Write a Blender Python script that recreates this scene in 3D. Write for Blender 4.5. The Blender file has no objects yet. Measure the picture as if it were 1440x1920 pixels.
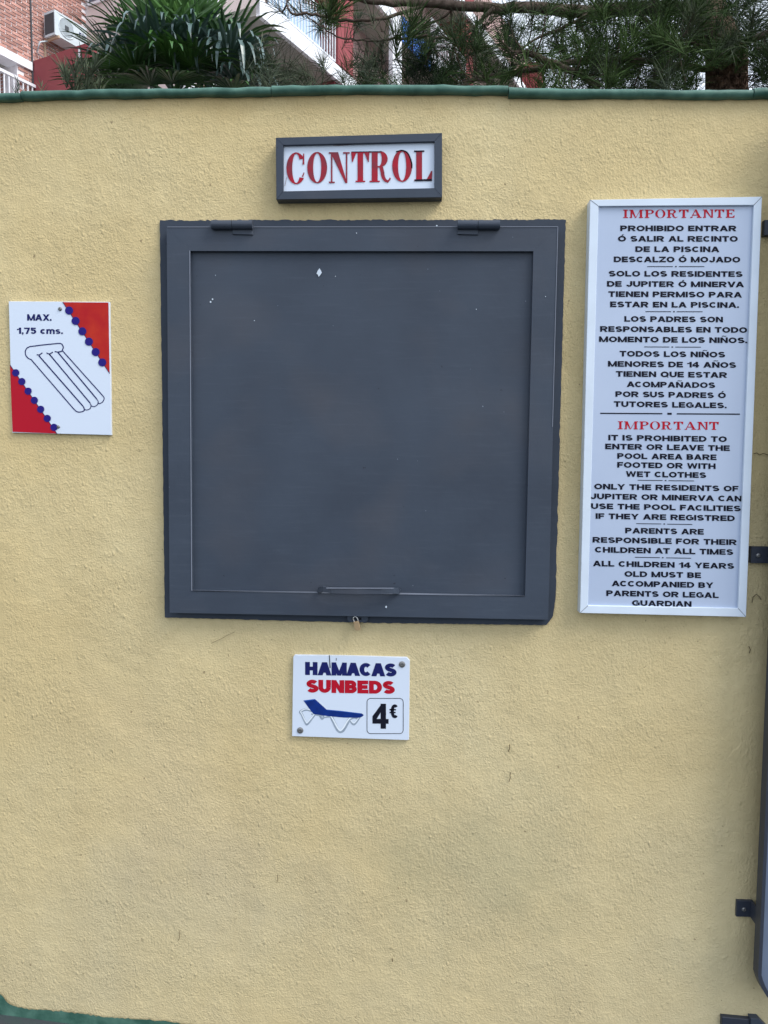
import bpy, math, random
import numpy as np
from mathutils import Vector, Matrix
random.seed(7); rng = np.random.default_rng(7)
sc = bpy.context.scene
COL = sc.collection

# ------------------------------------------------------------------ camera
PITCH, ROLL, YAW = [math.radians(a) for a in (4.338, -0.339, -2.626)]
F = 1442.0; CAMZ = 1.6; D = 2.0            # focal length in photo pixels, eye height, distance to the wall
def _rot():
    cp, sp, cr, sr, cy, sy = math.cos(PITCH), math.sin(PITCH), math.cos(ROLL), math.sin(ROLL), math.cos(YAW), math.sin(YAW)
    M0 = np.array([[1,0,0],[0,0,1],[0,-1,0]], float)
    Rr = np.array([[cr,-sr,0],[sr,cr,0],[0,0,1]]); Rp = np.array([[1,0,0],[0,cp,sp],[0,-sp,cp]])
    Ry = np.array([[cy,sy,0],[-sy,cy,0],[0,0,1]])
    return Ry @ M0 @ Rp @ Rr
RM = _rot()
cam = bpy.data.cameras.new('camera'); camo = bpy.data.objects.new('camera', cam); COL.objects.link(camo)
m = Matrix.Identity(4)
for i in range(3):
    m[i][0] = RM[i,0]; m[i][1] = -RM[i,1]; m[i][2] = -RM[i,2]
m[2][3] = CAMZ
camo.matrix_world = m
cam.sensor_fit = 'HORIZONTAL'; cam.sensor_width = 36.0; cam.lens = 36.0*F/1440; cam.clip_start = .02; cam.clip_end = 3000
sc.camera = camo
sc.view_settings.view_transform = 'Standard'; sc.view_settings.look = 'None'; sc.view_settings.gamma = 1
sc.view_settings.use_curve_mapping = False
sc.view_settings.exposure = 0.80

# ------------------------------------------------------------------ light
SUN_EL, SUN_AZ = math.radians(48), math.radians(116)       # azimuth clockwise from +Y (the way the camera looks)
w = bpy.data.worlds.new('World'); sc.world = w; w.use_nodes = True
nt = w.node_tree; bg = nt.nodes['Background']
sky = nt.nodes.new('ShaderNodeTexSky'); sky.sky_type = 'NISHITA'; sky.sun_disc = False
sky.sun_elevation = SUN_EL; sky.sun_rotation = SUN_AZ; sky.dust_density = 2.0; sky.air_density = 1.3; sky.ozone_density = 1.0
# thin bright cloud over the whole sky
tcw = nt.nodes.new('ShaderNodeTexCoord'); nz = nt.nodes.new('ShaderNodeTexNoise'); nz.inputs['Scale'].default_value = 1.6; nz.inputs['Detail'].default_value = 5
nt.links.new(tcw.outputs['Generated'], nz.inputs['Vector'])
rp = nt.nodes.new('ShaderNodeValToRGB'); rp.color_ramp.elements[0].position = .30; rp.color_ramp.elements[1].position = .58
rp.color_ramp.elements[0].color = (.35,.35,.35,1); rp.color_ramp.elements[1].color = (.85,.85,.85,1)
nt.links.new(nz.outputs['Fac'], rp.inputs[0])
mx = nt.nodes.new('ShaderNodeMix'); mx.data_type = 'RGBA'; nt.links.new(rp.outputs[0], mx.inputs[0]); nt.links.new(sky.outputs[0], mx.inputs[6]); mx.inputs[7].default_value = (5.7,6.2,7.0,1)
nt.links.new(mx.outputs[2], bg.inputs[0]); bg.inputs[1].default_value = 0.15
sl = bpy.data.lights.new('sun', 'SUN'); sl.energy = 1.7; sl.angle = math.radians(28); sl.color = (1, .97, .92)
so = bpy.data.objects.new('sun', sl); COL.objects.link(so)
sv = Vector((math.sin(SUN_AZ)*math.cos(SUN_EL), math.cos(SUN_AZ)*math.cos(SUN_EL), math.sin(SUN_EL)))
so.rotation_euler = sv.to_track_quat('Z', 'Y').to_euler(); so.location = (3, -4, 8)

# ------------------------------------------------------------------ helpers
def ray(px, py):
    return RM @ np.array([(px-720)/F, (py-960)/F, 1.0])
CAMP = np.array([0, 0, CAMZ])
def W(px, py, off=0.0):                     # point of the yellow wall's plane (off metres in front of it)
    d = ray(px, py); return CAMP + d*((D-off)/d[1])
def DEP(px, py, y):                         # point at depth y
    d = ray(px, py); return CAMP + d*(y/d[1])

def mat(name, col, rough=.6, spec=.3, metal=0, var=None, vscale=5, bump=None, bscale=80, bdist=.002, island=0, detail=4):
    M = bpy.data.materials.new(name); M.use_nodes = True; n = M.node_tree.nodes; l = M.node_tree.links
    b = n['Principled BSDF']; b.inputs['Base Color'].default_value = (*col, 1); b.inputs['Roughness'].default_value = rough
    b.inputs['Specular IOR Level'].default_value = spec; b.inputs['Metallic'].default_value = metal
    tc = n.new('ShaderNodeTexCoord'); cs = None
    if var is not None:
        no = n.new('ShaderNodeTexNoise'); no.inputs['Scale'].default_value = vscale; no.inputs['Detail'].default_value = detail
        l.new(tc.outputs['Object'], no.inputs['Vector'])
        r = n.new('ShaderNodeValToRGB'); r.color_ramp.elements[0].position = .35; r.color_ramp.elements[1].position = .68
        r.color_ramp.elements[0].color = (*col, 1); r.color_ramp.elements[1].color = (*var, 1)
        l.new(no.outputs['Fac'], r.inputs[0]); cs = r.outputs[0]; l.new(cs, b.inputs['Base Color'])
    if island:
        g = n.new('ShaderNodeNewGeometry'); h = n.new('ShaderNodeHueSaturation'); mr = n.new('ShaderNodeMapRange')
        mr.inputs['To Min'].default_value = 1-island; mr.inputs['To Max'].default_value = 1+island
        l.new(g.outputs['Random Per Island'], mr.inputs['Value']); l.new(mr.outputs[0], h.inputs['Value'])
        if cs: l.new(cs, h.inputs['Color'])
        else: h.inputs['Color'].default_value = (*col, 1)
        l.new(h.outputs[0], b.inputs['Base Color'])
    if bump:
        no = n.new('ShaderNodeTexNoise'); no.inputs['Scale'].default_value = bscale; no.inputs['Detail'].default_value = 4
        l.new(tc.outputs['Object'], no.inputs['Vector'])
        bp = n.new('ShaderNodeBump'); bp.inputs['Strength'].default_value = bump; bp.inputs['Distance'].default_value = bdist
        l.new(no.outputs['Fac'], bp.inputs['Height']); l.new(bp.outputs[0], b.inputs['Normal'])
    return M

def mesh(name, verts, faces, m=None, parent=None, smooth=False, kind=None, mats=None, fm=None):
    """one mesh object; verts are world positions, stored relative to its root"""
    root = parent
    V = np.array(verts, float).reshape(-1, 3)
    o_loc = np.zeros(3)
    if root is not None:
        p = root
        while p is not None: o_loc = o_loc + np.array(p.location); p = p.parent
        V = V - o_loc
    me = bpy.data.meshes.new(name); me.from_pydata(V.tolist(), [], [list(f) for f in faces]); me.update()
    if mats:
        for q in mats: me.materials.append(q)
        me.polygons.foreach_set('material_index', fm)
    elif m: me.materials.append(m)
    if smooth: me.polygons.foreach_set('use_smooth', [True]*len(me.polygons))
    o = bpy.data.objects.new(name, me); COL.objects.link(o)
    if root is not None: o.parent = root
    if kind: o['kind'] = kind
    return o
def tag(o, label=None, cat=None, group=None, kind=None):
    if label: o['label'] = label
    if cat: o['category'] = cat
    if group: o['group'] = group
    if kind: o['kind'] = kind
    return o
def thing(name, loc, label, cat, group=None):
    o = bpy.data.objects.new(name, None); COL.objects.link(o); o.location = Vector([float(x) for x in loc]); o.empty_display_size = .1
    return tag(o, label, cat, group)

class G:
    """collects geometry"""
    def __init__(s): s.v = []; s.f = []
    def add(s, v, f):
        k = len(s.v); s.v += [tuple(map(float, p)) for p in v]; s.f += [tuple(i+k for i in q) for q in f]; return s
    def box(s, a, b):
        x0,y0,z0 = a; x1,y1,z1 = b
        v = [(x0,y0,z0),(x1,y0,z0),(x1,y1,z0),(x0,y1,z0),(x0,y0,z1),(x1,y0,z1),(x1,y1,z1),(x0,y1,z1)]
        return s.add(v, [(0,3,2,1),(4,5,6,7),(0,1,5,4),(1,2,6,5),(2,3,7,6),(3,0,4,7)])
    def prism(s, front, back, bev=0.0):
        """front, back: lists of points, same order"""
        n = len(front); fr = np.array(front); bk = np.array(back)
        if bev:
            c = fr.mean(0); ring = fr.copy(); nf = []
            for i in range(n):
                a, b, d = fr[i-1], fr[i], fr[(i+1) % n]
                e1 = (a-b)/np.linalg.norm(a-b); e2 = (d-b)/np.linalg.norm(d-b)
                q = b + (e1+e2)*bev
                nf.append(q)
            nf = np.array(nf); t = (bk-fr); t = t/np.linalg.norm(t, axis=1)[:,None]*bev
            ring = fr + t
            v = list(nf)+list(ring)+list(bk)
            f = [tuple(range(n))]
            for k in (0, n):
                f += [(k+i, k+n+i, k+n+(i+1) % n, k+(i+1) % n) for i in range(n)]
            return s.add(v, f)
        v = list(fr)+list(bk)
        return s.add(v, [tuple(range(n))]+[(i, n+i, n+(i+1) % n, (i+1) % n) for i in range(n)])
    def slab(s, px, off0, off1, bev=0.0):
        """outline in photo pixels on the plane off1 before the wall, extruded back to off0"""
        fr = [W(x, y, off1) for x, y in px]
        bk = [p + np.array([0, off1-off0, 0]) for p in fr]
        return s.prism(fr, bk, bev)
    def tube(s, pts, r, n=8, cap=True):
        P = [np.array(p, float) for p in pts]; R_ = r if hasattr(r, '__len__') else [r]*len(P)
        up = np.array([0.13, .21, .97]); rings = []
        for i, p in enumerate(P):
            t = P[min(i+1, len(P)-1)]-P[max(i-1, 0)]; t = t/(np.linalg.norm(t)+1e-9)
            a = np.cross(t, up); 
            if np.linalg.norm(a) < .05: a = np.cross(t, np.array([1, 0, 0]))
            a /= np.linalg.norm(a); b = np.cross(t, a)
            rings += [p + R_[i]*(a*math.cos(2*math.pi*k/n)+b*math.sin(2*math.pi*k/n)) for k in range(n)]
        f = []
        for i in range(len(P)-1):
            for k in range(n):
                f.append((i*n+k, i*n+(k+1) % n, (i+1)*n+(k+1) % n, (i+1)*n+k))
        if cap: f += [tuple(range(n))[::-1], tuple((len(P)-1)*n+k for k in range(n))]
        return s.add(rings, f)
    def out(s, name, m, parent=None, smooth=False, kind=None):
        return mesh(name, s.v, s.f, m, parent, smooth, kind)

def vnoise(shape_x, shape_z, cell, seed):
    """smooth value noise on a grid, cell in samples"""
    r = np.random.default_rng(seed); nx, nz = int(shape_x/cell)+3, int(shape_z/cell)+3
    g = r.random((nx, nz)); X = np.arange(shape_x)/cell; Z = np.arange(shape_z)/cell
    xi = X.astype(int); zi = Z.astype(int); fx = X-xi; fz = Z-zi; fx = fx*fx*(3-2*fx); fz = fz*fz*(3-2*fz)
    a = g[np.ix_(xi, zi)]; b = g[np.ix_(xi+1, zi)]; c = g[np.ix_(xi, zi+1)]; d = g[np.ix_(xi+1, zi+1)]
    return (a*(1-fx)[:,None]+b*fx[:,None])*(1-fz)[None]+(c*(1-fx)[:,None]+d*fx[:,None])*fz[None]

# ------------------------------------------------------------------ materials
def wall_material():
    M = bpy.data.materials.new('yellow_stucco'); M.use_nodes = True; n = M.node_tree.nodes; l = M.node_tree.links
    b = n['Principled BSDF']; b.inputs['Roughness'].default_value = .78; b.inputs['Specular IOR Level'].default_value = .22
    g = n.new('ShaderNodeNewGeometry'); pos = g.outputs['Position']
    def noise(scale, detail=4, rough=.55, vec=pos):
        q = n.new('ShaderNodeTexNoise'); q.inputs['Scale'].default_value = scale; q.inputs['Detail'].default_value = detail
        q.inputs['Roughness'].default_value = rough; l.new(vec, q.inputs['Vector']); return q.outputs['Fac']
    def ramp(src, p0, p1, c0=(0,0,0), c1=(1,1,1)):
        r = n.new('ShaderNodeValToRGB'); r.color_ramp.elements[0].position = p0; r.color_ramp.elements[1].position = p1
        r.color_ramp.elements[0].color = (*c0, 1); r.color_ramp.elements[1].color = (*c1, 1); l.new(src, r.inputs[0]); return r.outputs[0]
    def mix(f, a, c):
        x = n.new('ShaderNodeMix'); x.data_type = 'RGBA'
        for s_, v in ((x.inputs[0], f), (x.inputs[6], a), (x.inputs[7], c)):
            if isinstance(v, (tuple, float)): s_.default_value = (*v, 1) if isinstance(v, tuple) else v
            else: l.new(v, s_)
        return x.outputs[2]
    def math_(op, a, c):
        x = n.new('ShaderNodeMath'); x.operation = op
        for s_, v in zip(x.inputs, (a, c)):
            if isinstance(v, (int, float)): s_.default_value = v
            else: l.new(v, s_)
        return x.outputs[0]
    col = mix(ramp(noise(1.6, 5), .35, .7), (.595,.466,.235), (.64,.53,.30))
    col = mix(math_('MULTIPLY', ramp(noise(38, 5, .7), .4, .75), .3), col, (.46,.36,.18))
    sx = n.new('ShaderNodeSeparateXYZ'); l.new(pos, sx.inputs[0])
    # grime that creeps up from the foot, and the grey-green patch to the lower right
    low = n.new('ShaderNodeMapRange'); low.inputs['From Min'].default_value = 1.5; low.inputs['From Max'].default_value = 0.0; l.new(sx.outputs['Z'], low.inputs['Value'])
    pm = math_('MULTIPLY', math_('ADD', math_('MULTIPLY', ramp(noise(2.2, 4), .32, .72), .7), .3), low.outputs[0])
    col = mix(math_('MULTIPLY', pm, .62), col, (.455,.405,.275))
    def blob(cx, cz, rx, rz):
        v = n.new('ShaderNodeVectorMath'); v.operation = 'SUBTRACT'; l.new(pos, v.inputs[0]); v.inputs[1].default_value = (cx, 2, cz)
        v2 = n.new('ShaderNodeVectorMath'); v2.operation = 'MULTIPLY'; l.new(v.outputs[0], v2.inputs[0]); v2.inputs[1].default_value = (1/rx, 0, 1/rz)
        v3 = n.new('ShaderNodeVectorMath'); v3.operation = 'LENGTH'; l.new(v2.outputs[0], v3.inputs[0])
        return ramp(math_('ADD', v3.outputs['Value'], math_('MULTIPLY', math_('SUBTRACT', noise(5, 5), .5), 2.2)), .25, 1.0, (1,1,1), (0,0,0))
    p = W(910, 1620); col = mix(math_('MULTIPLY', blob(p[0], p[2], .34, .24), .30), col, (.27,.265,.17))
    p = W(350, 1700); col = mix(math_('MULTIPLY', blob(p[0], p[2], .5, .22), .20), col, (.38,.34,.25))
    p = W(330, 1500); col = mix(math_('MULTIPLY', blob(p[0], p[2], .35, .35), .15), col, (.5,.40,.27))
    # rain stain right under the coping
    top = n.new('ShaderNodeMapRange'); top.inputs['From Min'].default_value = 2.44; top.inputs['From Max'].default_value = 2.515
    l.new(math_('ADD', sx.outputs['Z'], math_('MULTIPLY', math_('SUBTRACT', noise(9, 3), .5), .06)), top.inputs['Value'])
    col = mix(math_('MULTIPLY', top.outputs[0], .38), col, (.38,.22,.06))
    # vertical wash marks
    v2 = n.new('ShaderNodeVectorMath'); v2.operation = 'MULTIPLY'; l.new(pos, v2.inputs[0]); v2.inputs[1].default_value = (9, 1, .7)
    col = mix(math_('MULTIPLY', ramp(noise(1.0, 5, .6, v2.outputs[0]), .45, .75), .28), col, (.47,.37,.20))
    # specks
    col = mix(math_('MULTIPLY', ramp(noise(60, 2), .735, .76), .6), col, (.16,.11,.06))
    l.new(col, b.inputs['Base Color'])
    msk = ramp(noise(4.5, 3, .5), .38, .62, (.45,.45,.45), (1.25,1.25,1.25))
    vs_ = n.new('ShaderNodeVectorMath'); vs_.operation = 'MULTIPLY'; l.new(pos, vs_.inputs[0]); vs_.inputs[1].default_value = (1.25, 1, .8)
    vo = n.new('ShaderNodeTexVoronoi'); vo.inputs['Scale'].default_value = 62; l.new(vs_.outputs[0], vo.inputs['Vector'])
    sxc = n.new('ShaderNodeSeparateColor'); l.new(vo.outputs['Color'], sxc.inputs[0])
    pim = math_('MULTIPLY', ramp(vo.outputs['Distance'], .06, .34, (1,1,1), (0,0,0)), ramp(sxc.outputs[0], .66, .9))
    h = math_('ADD', math_('MULTIPLY', noise(115, 7, .66, vs_.outputs[0]), msk), math_('MULTIPLY', math_('MULTIPLY', pim, msk), .5))
    h = math_('ADD', h, math_('MULTIPLY', noise(9, 3), .45))
    h = math_('ADD', h, math_('MULTIPLY', ramp(noise(210, 3, .5), .45, .7), .2))
    h = math_('ADD', h, math_('MULTIPLY', ramp(noise(45, 4, .5), .58, .8), .22))
    bp = n.new('ShaderNodeBump'); bp.inputs['Strength'].default_value = .85; bp.inputs['Distance'].default_value = .0040
    l.new(h, bp.inputs['Height']); l.new(bp.outputs[0], b.inputs['Normal'])
    return M
M_wall = wall_material()
M_green = mat('green_paint', (.030,.092,.068), .55, .35, var=(.08,.175,.135), vscale=22, bump=.8, bscale=60, bdist=.002)
def grey_paint(name, k=1.0, rough=.42):
    M = mat(name, (.038*k,.049*k,.070*k), rough, .25, var=(.047*k,.061*k,.086*k), vscale=4.5, bump=.25, bscale=45, bdist=.0015, detail=9)
    n = M.node_tree.nodes; l = M.node_tree.links
    b = n['Principled BSDF']; src = b.inputs['Base Color'].links[0].from_socket
    g = n.new('ShaderNodeNewGeometry')
    def spots(scale, p0, p1, col, src, w=1.0, dist=0):
        no = n.new('ShaderNodeTexNoise'); no.inputs['Scale'].default_value = scale; no.inputs['Detail'].default_value = 2; l.new(g.outputs['Position'], no.inputs['Vector'])
        r = n.new('ShaderNodeMapRange'); r.inputs['From Min'].default_value = p0; r.inputs['From Max'].default_value = p1; r.inputs['To Max'].default_value = w
        l.new(no.outputs['Fac'], r.inputs['Value'])
        x = n.new('ShaderNodeMix'); x.data_type = 'RGBA'; l.new(r.outputs[0], x.inputs[0]); l.new(src, x.inputs[6]); x.inputs[7].default_value = (*col, 1)
        return x.outputs[2]
    src = spots(5, .5, .78, (.078,.076,.085), src, .35)
    src = spots(95, .79, .80, (.30,.35,.42), src, .6)
    mp = n.new('ShaderNodeVectorMath'); mp.operation = 'MULTIPLY'; l.new(g.outputs['Position'], mp.inputs[0]); mp.inputs[1].default_value = (5, 1, 70)
    no = n.new('ShaderNodeTexNoise'); no.inputs['Scale'].default_value = 1.5; no.inputs['Detail'].default_value = 8; no.inputs['Roughness'].default_value = .7; l.new(mp.outputs[0], no.inputs['Vector'])
    rr = n.new('ShaderNodeMapRange'); rr.inputs['From Min'].default_value = .52; rr.inputs['From Max'].default_value = .78; rr.inputs['To Max'].default_value = .28; l.new(no.outputs['Fac'], rr.inputs['Value'])
    xm = n.new('ShaderNodeMix'); xm.data_type = 'RGBA'; l.new(rr.outputs[0], xm.inputs[0]); l.new(src, xm.inputs[6]); xm.inputs[7].default_value = (.085*k,.105*k,.135*k, 1); src = xm.outputs[2]
    rg = n.new('ShaderNodeMapRange'); rg.inputs['To Min'].default_value = rough-.1; rg.inputs['To Max'].default_value = rough+.22; l.new(no.outputs['Fac'], rg.inputs['Value']); l.new(rg.outputs[0], b.inputs['Roughness'])
    src = spots(70, .76, .78, (.02,.02,.03), src, .7)
    l.new(src, b.inputs['Base Color'])
    return M
M_grey = grey_paint('blue_grey_paint'); M_grey2 = grey_paint('blue_grey_masonry_paint', .85, .6)
M_dark = mat('dark_steel_paint', (.028,.034,.05), .45, .4, bump=.3)
M_alu = mat('white_lacquered_aluminium', (.62,.70,.80), .35, .4, var=(.56,.63,.72), vscale=9)
M_board = mat('white_sign_plastic', (.39,.46,.60), .22, .4, var=(.43,.50,.635), vscale=3)
M_white = mat('white_sign_gloss', (.60,.67,.78), .25, .45)
M_black = mat('black_print', (.006,.007,.016), .6, .12)
M_red = mat('red_print', (.40,.006,.02), .5, .15)
M_redor = mat('orange_red_print', (.47,.03,.014), .5, .15, var=(.38,.008,.014), vscale=18)
M_reddk = mat('worn_red_print', (.37,.006,.022), .45, .2, var=(.17,.03,.045), vscale=26)
M_navy = mat('navy_print', (.010,.014,.10), .55, .12)
M_blue = mat('blue_print', (.005,.03,.20), .5, .15, var=(.004,.02,.14), vscale=40)
M_dot = mat('blue_dot_print', (.016,.010,.17), .5, .15)
M_pale = mat('pale_grey_print', (.22,.27,.34), .5, .15, var=(.32,.38,.45), vscale=70)
M_screw = mat('zinc_screw', (.22,.22,.22), .4, .5, metal=.7)
M_brass = mat('worn_brass', (.42,.30,.17), .38, .5, metal=.45)
M_steel = mat('shackle_steel', (.6,.6,.6), .25, .5, metal=.9)
M_ground = mat('painted_concrete', (.030,.055,.05), .7, .3, var=(.05,.04,.055), vscale=6, bump=.5, bscale=70)

# ------------------------------------------------------------------ ground
def gz(x): return max(-.30, min(.30, -.10*(x+.95))) if abs(x) < 4 else 0.0
gx = [-1500,-60,-8,-4.0,-3.9,-3,-2,-1.5,-1,-.5,0,.5,1,1.5,2,3,3.9,4.0,8,60,1500]; gy = [-1500,-60,-6,-2,0,1,1.6,2.1,2.6,6,60,1500]
vs = []; fs = []
for y in gy:
    for x in gx: vs.append((x, y, (gz(x) if -7 < y < 2.2 else 0)-.0))
nx = len(gx)
for j in range(len(gy)-1):
    for i in range(nx-1): fs.append((j*nx+i, j*nx+i+1, (j+1)*nx+i+1, (j+1)*nx+i))
tag(mesh('ground', vs, fs, M_ground), kind='structure')

# ------------------------------------------------------------------ the yellow wall
wall = thing('wall', (0, D+.1, 0), 'pale yellow stucco wall under a green coping that fills the picture', 'wall')
X0, X1, Z0, Z1 = -1.62, 1.62, -.35, 2.505
st = .005
NX, NZ = int((X1-X0)/st)+1, int((Z1-Z0)/st)+1
h = -.0032*vnoise(NX, NZ, 60, 1)-.0016*vnoise(NX, NZ, 17, 2)-.0008*vnoise(NX, NZ, 6, 3)-.0005*vnoise(NX, NZ, 2.3, 4)
xx = X0+np.arange(NX)*st; zz = Z0+np.arange(NZ)*st
XX, ZZ = np.meshgrid(xx, zz, indexing='ij')
COPE = lambda px: float(np.interp(px, [-2400,0,240,480,620,800,955,1080,1440,2900],[172,170,165,161.5,159.5,158.5,161,163,164,167]))
_cp = [W(px, COPE(px), .02) for px in range(-900, 2400, 50)]
ZT = np.interp(xx, [p[0] for p in _cp], [p[2] for p in _cp])-.002
ZZ = np.minimum(ZZ, ZT[:,None])
V = np.stack([XX, D-h, ZZ], -1).reshape(-1, 3)
idx = np.arange(NX*NZ).reshape(NX, NZ)
Fq = np.stack([idx[:-1,:-1], idx[1:,:-1], idx[1:,1:], idx[:-1,1:]], -1).reshape(-1, 4)
mesh('stucco_face', V, Fq.tolist(), M_wall, wall, smooth=True)
g = G(); g.box((-6, D+.012, -.35), (6, D+.2, 2.468)); g.box((-6, D+.003, -.35), (X0, D+.0119, 2.468)); g.box((X1, D+.003, -.35), (6, D+.0119, 2.468))
g.out('masonry_core', M_wall, wall)
# coping: half-round pieces laid end to end, painted green
joints = [-2400,-1900,-1450,-980,-480,30,505,955,1420,1900,2400,2900]
ctr = lambda px: float(np.interp(px, [-2400,0,240,480,620,800,955,1080,1440,2900],[172,170,165,161.5,159.5,158.5,161,163,164,167]))
for i in range(len(joints)-1):
    a, b = joints[i], joints[i+1]; g = G()
    dz = random.uniform(-.0035, .0035); wob = [random.uniform(-.0012, .0012) for _ in range(40)]; N = 22; K = 14; vs = []; fs = []
    for j in range(N+1):
        px = a+(b-a)*j/N
        p = W(px, ctr(px), 0.035); r = .0098+.0012*(1-j/N)+random.uniform(-.0009, .0009)
        zc = (p[2] if -200 < px < 1700 else W(720, ctr(720), .035)[2])+dz+wob[j]
        sec = []
        for k in range(K+1):
            t = math.pi*(-.5+ k/K*.95)             # from underside front round to the top
            sec.append((D-.005-r*math.cos(t)*1.1, zc+r*math.sin(t)))
        sec += [(D+.21, zc+r*.9), (D+.21, zc-r*2.5), (D+.02, zc-r*2.5), (D+.02, zc-r*.9)]
        vs += [(p[0]+(.0015 if j == 0 else 0), y, z) for y, z in sec]
    n_ = K+5
    for j in range(N):
        for k in range(n_): fs.append((j*n_+k, j*n_+(k+1) % n_, (j+1)*n_+(k+1) % n_, (j+1)*n_+k))
    fs.append(tuple(range(n_))); fs.append(tuple(N*n_+k for k in range(n_))[::-1])
    mesh('coping_tile', vs, fs, M_green, wall, smooth=False)
# green skirting paint with a ragged upper edge, left foot of the wall
top = [(-400,1800),(-200,1812),(-60,1830),(0,1863),(8,1872),(18,1884),(30,1888),(60,1893),(100,1895),(140,1900),(180,1904),(220,1909),(260,1911),(320,1916),(420,1930),(560,1965),(700,2030)]
tx = [p[0] for p in top]; ty = [p[1] for p in top]
P1 = []; P2 = []
for x in np.arange(-400, 700, 5):
    y = np.interp(x, tx, ty)+random.uniform(-1.6, 1.6)*(.5+random.random()); P1.append(W(x, y, .0022)); q = W(x, y, .0022).copy(); q[2] = min(q[2]-.01, -.32); P2.append(q)
vs = P1+P2; n_ = len(P1)
mesh('skirting_paint', vs, [(i, n_+i, n_+i+1, i+1) for i in range(n_-1)], M_green, wall)
# hairline cracks and dead insects' threads on the plaster
def hair(pts, wpx, m, name='crack'):
    g = G(); g.tube([W(x, y, .0015) for x, y in pts], wpx*.00139/2, 5); return g.out(name, m, wall)
M_crack = mat('crack_shadow', (.10,.075,.04), .9, .1)
hair([(955,1396),(956,1402),(953,1410)], 1.6, M_crack); hair([(958,1448),(956,1453),(957,1458),(954,1466)], 1.2, M_crack)
hair([(1410,1130),(1412,1120),(1418,1114),(1424,1119),(1427,1124)], 1.4, M_crack); hair([(520,1640),(521,1648),(519,1655)], 1.1, M_crack)
hair([(1413,851),(1419,849),(1424,853),(1431,850),(1440,853)], 1.3, M_crack); hair([(735,1797),(736,1803)], 1.8, M_crack)
hair([(397,1206),(418,1196),(428,1190),(440,1185)], .7, M_crack); hair([(1405,1225),(1407,1218),(1404,1212)], 1.4, M_crack)
hair([(336,1745),(337,1757),(334,1764)], 1.0, M_crack)

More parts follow.
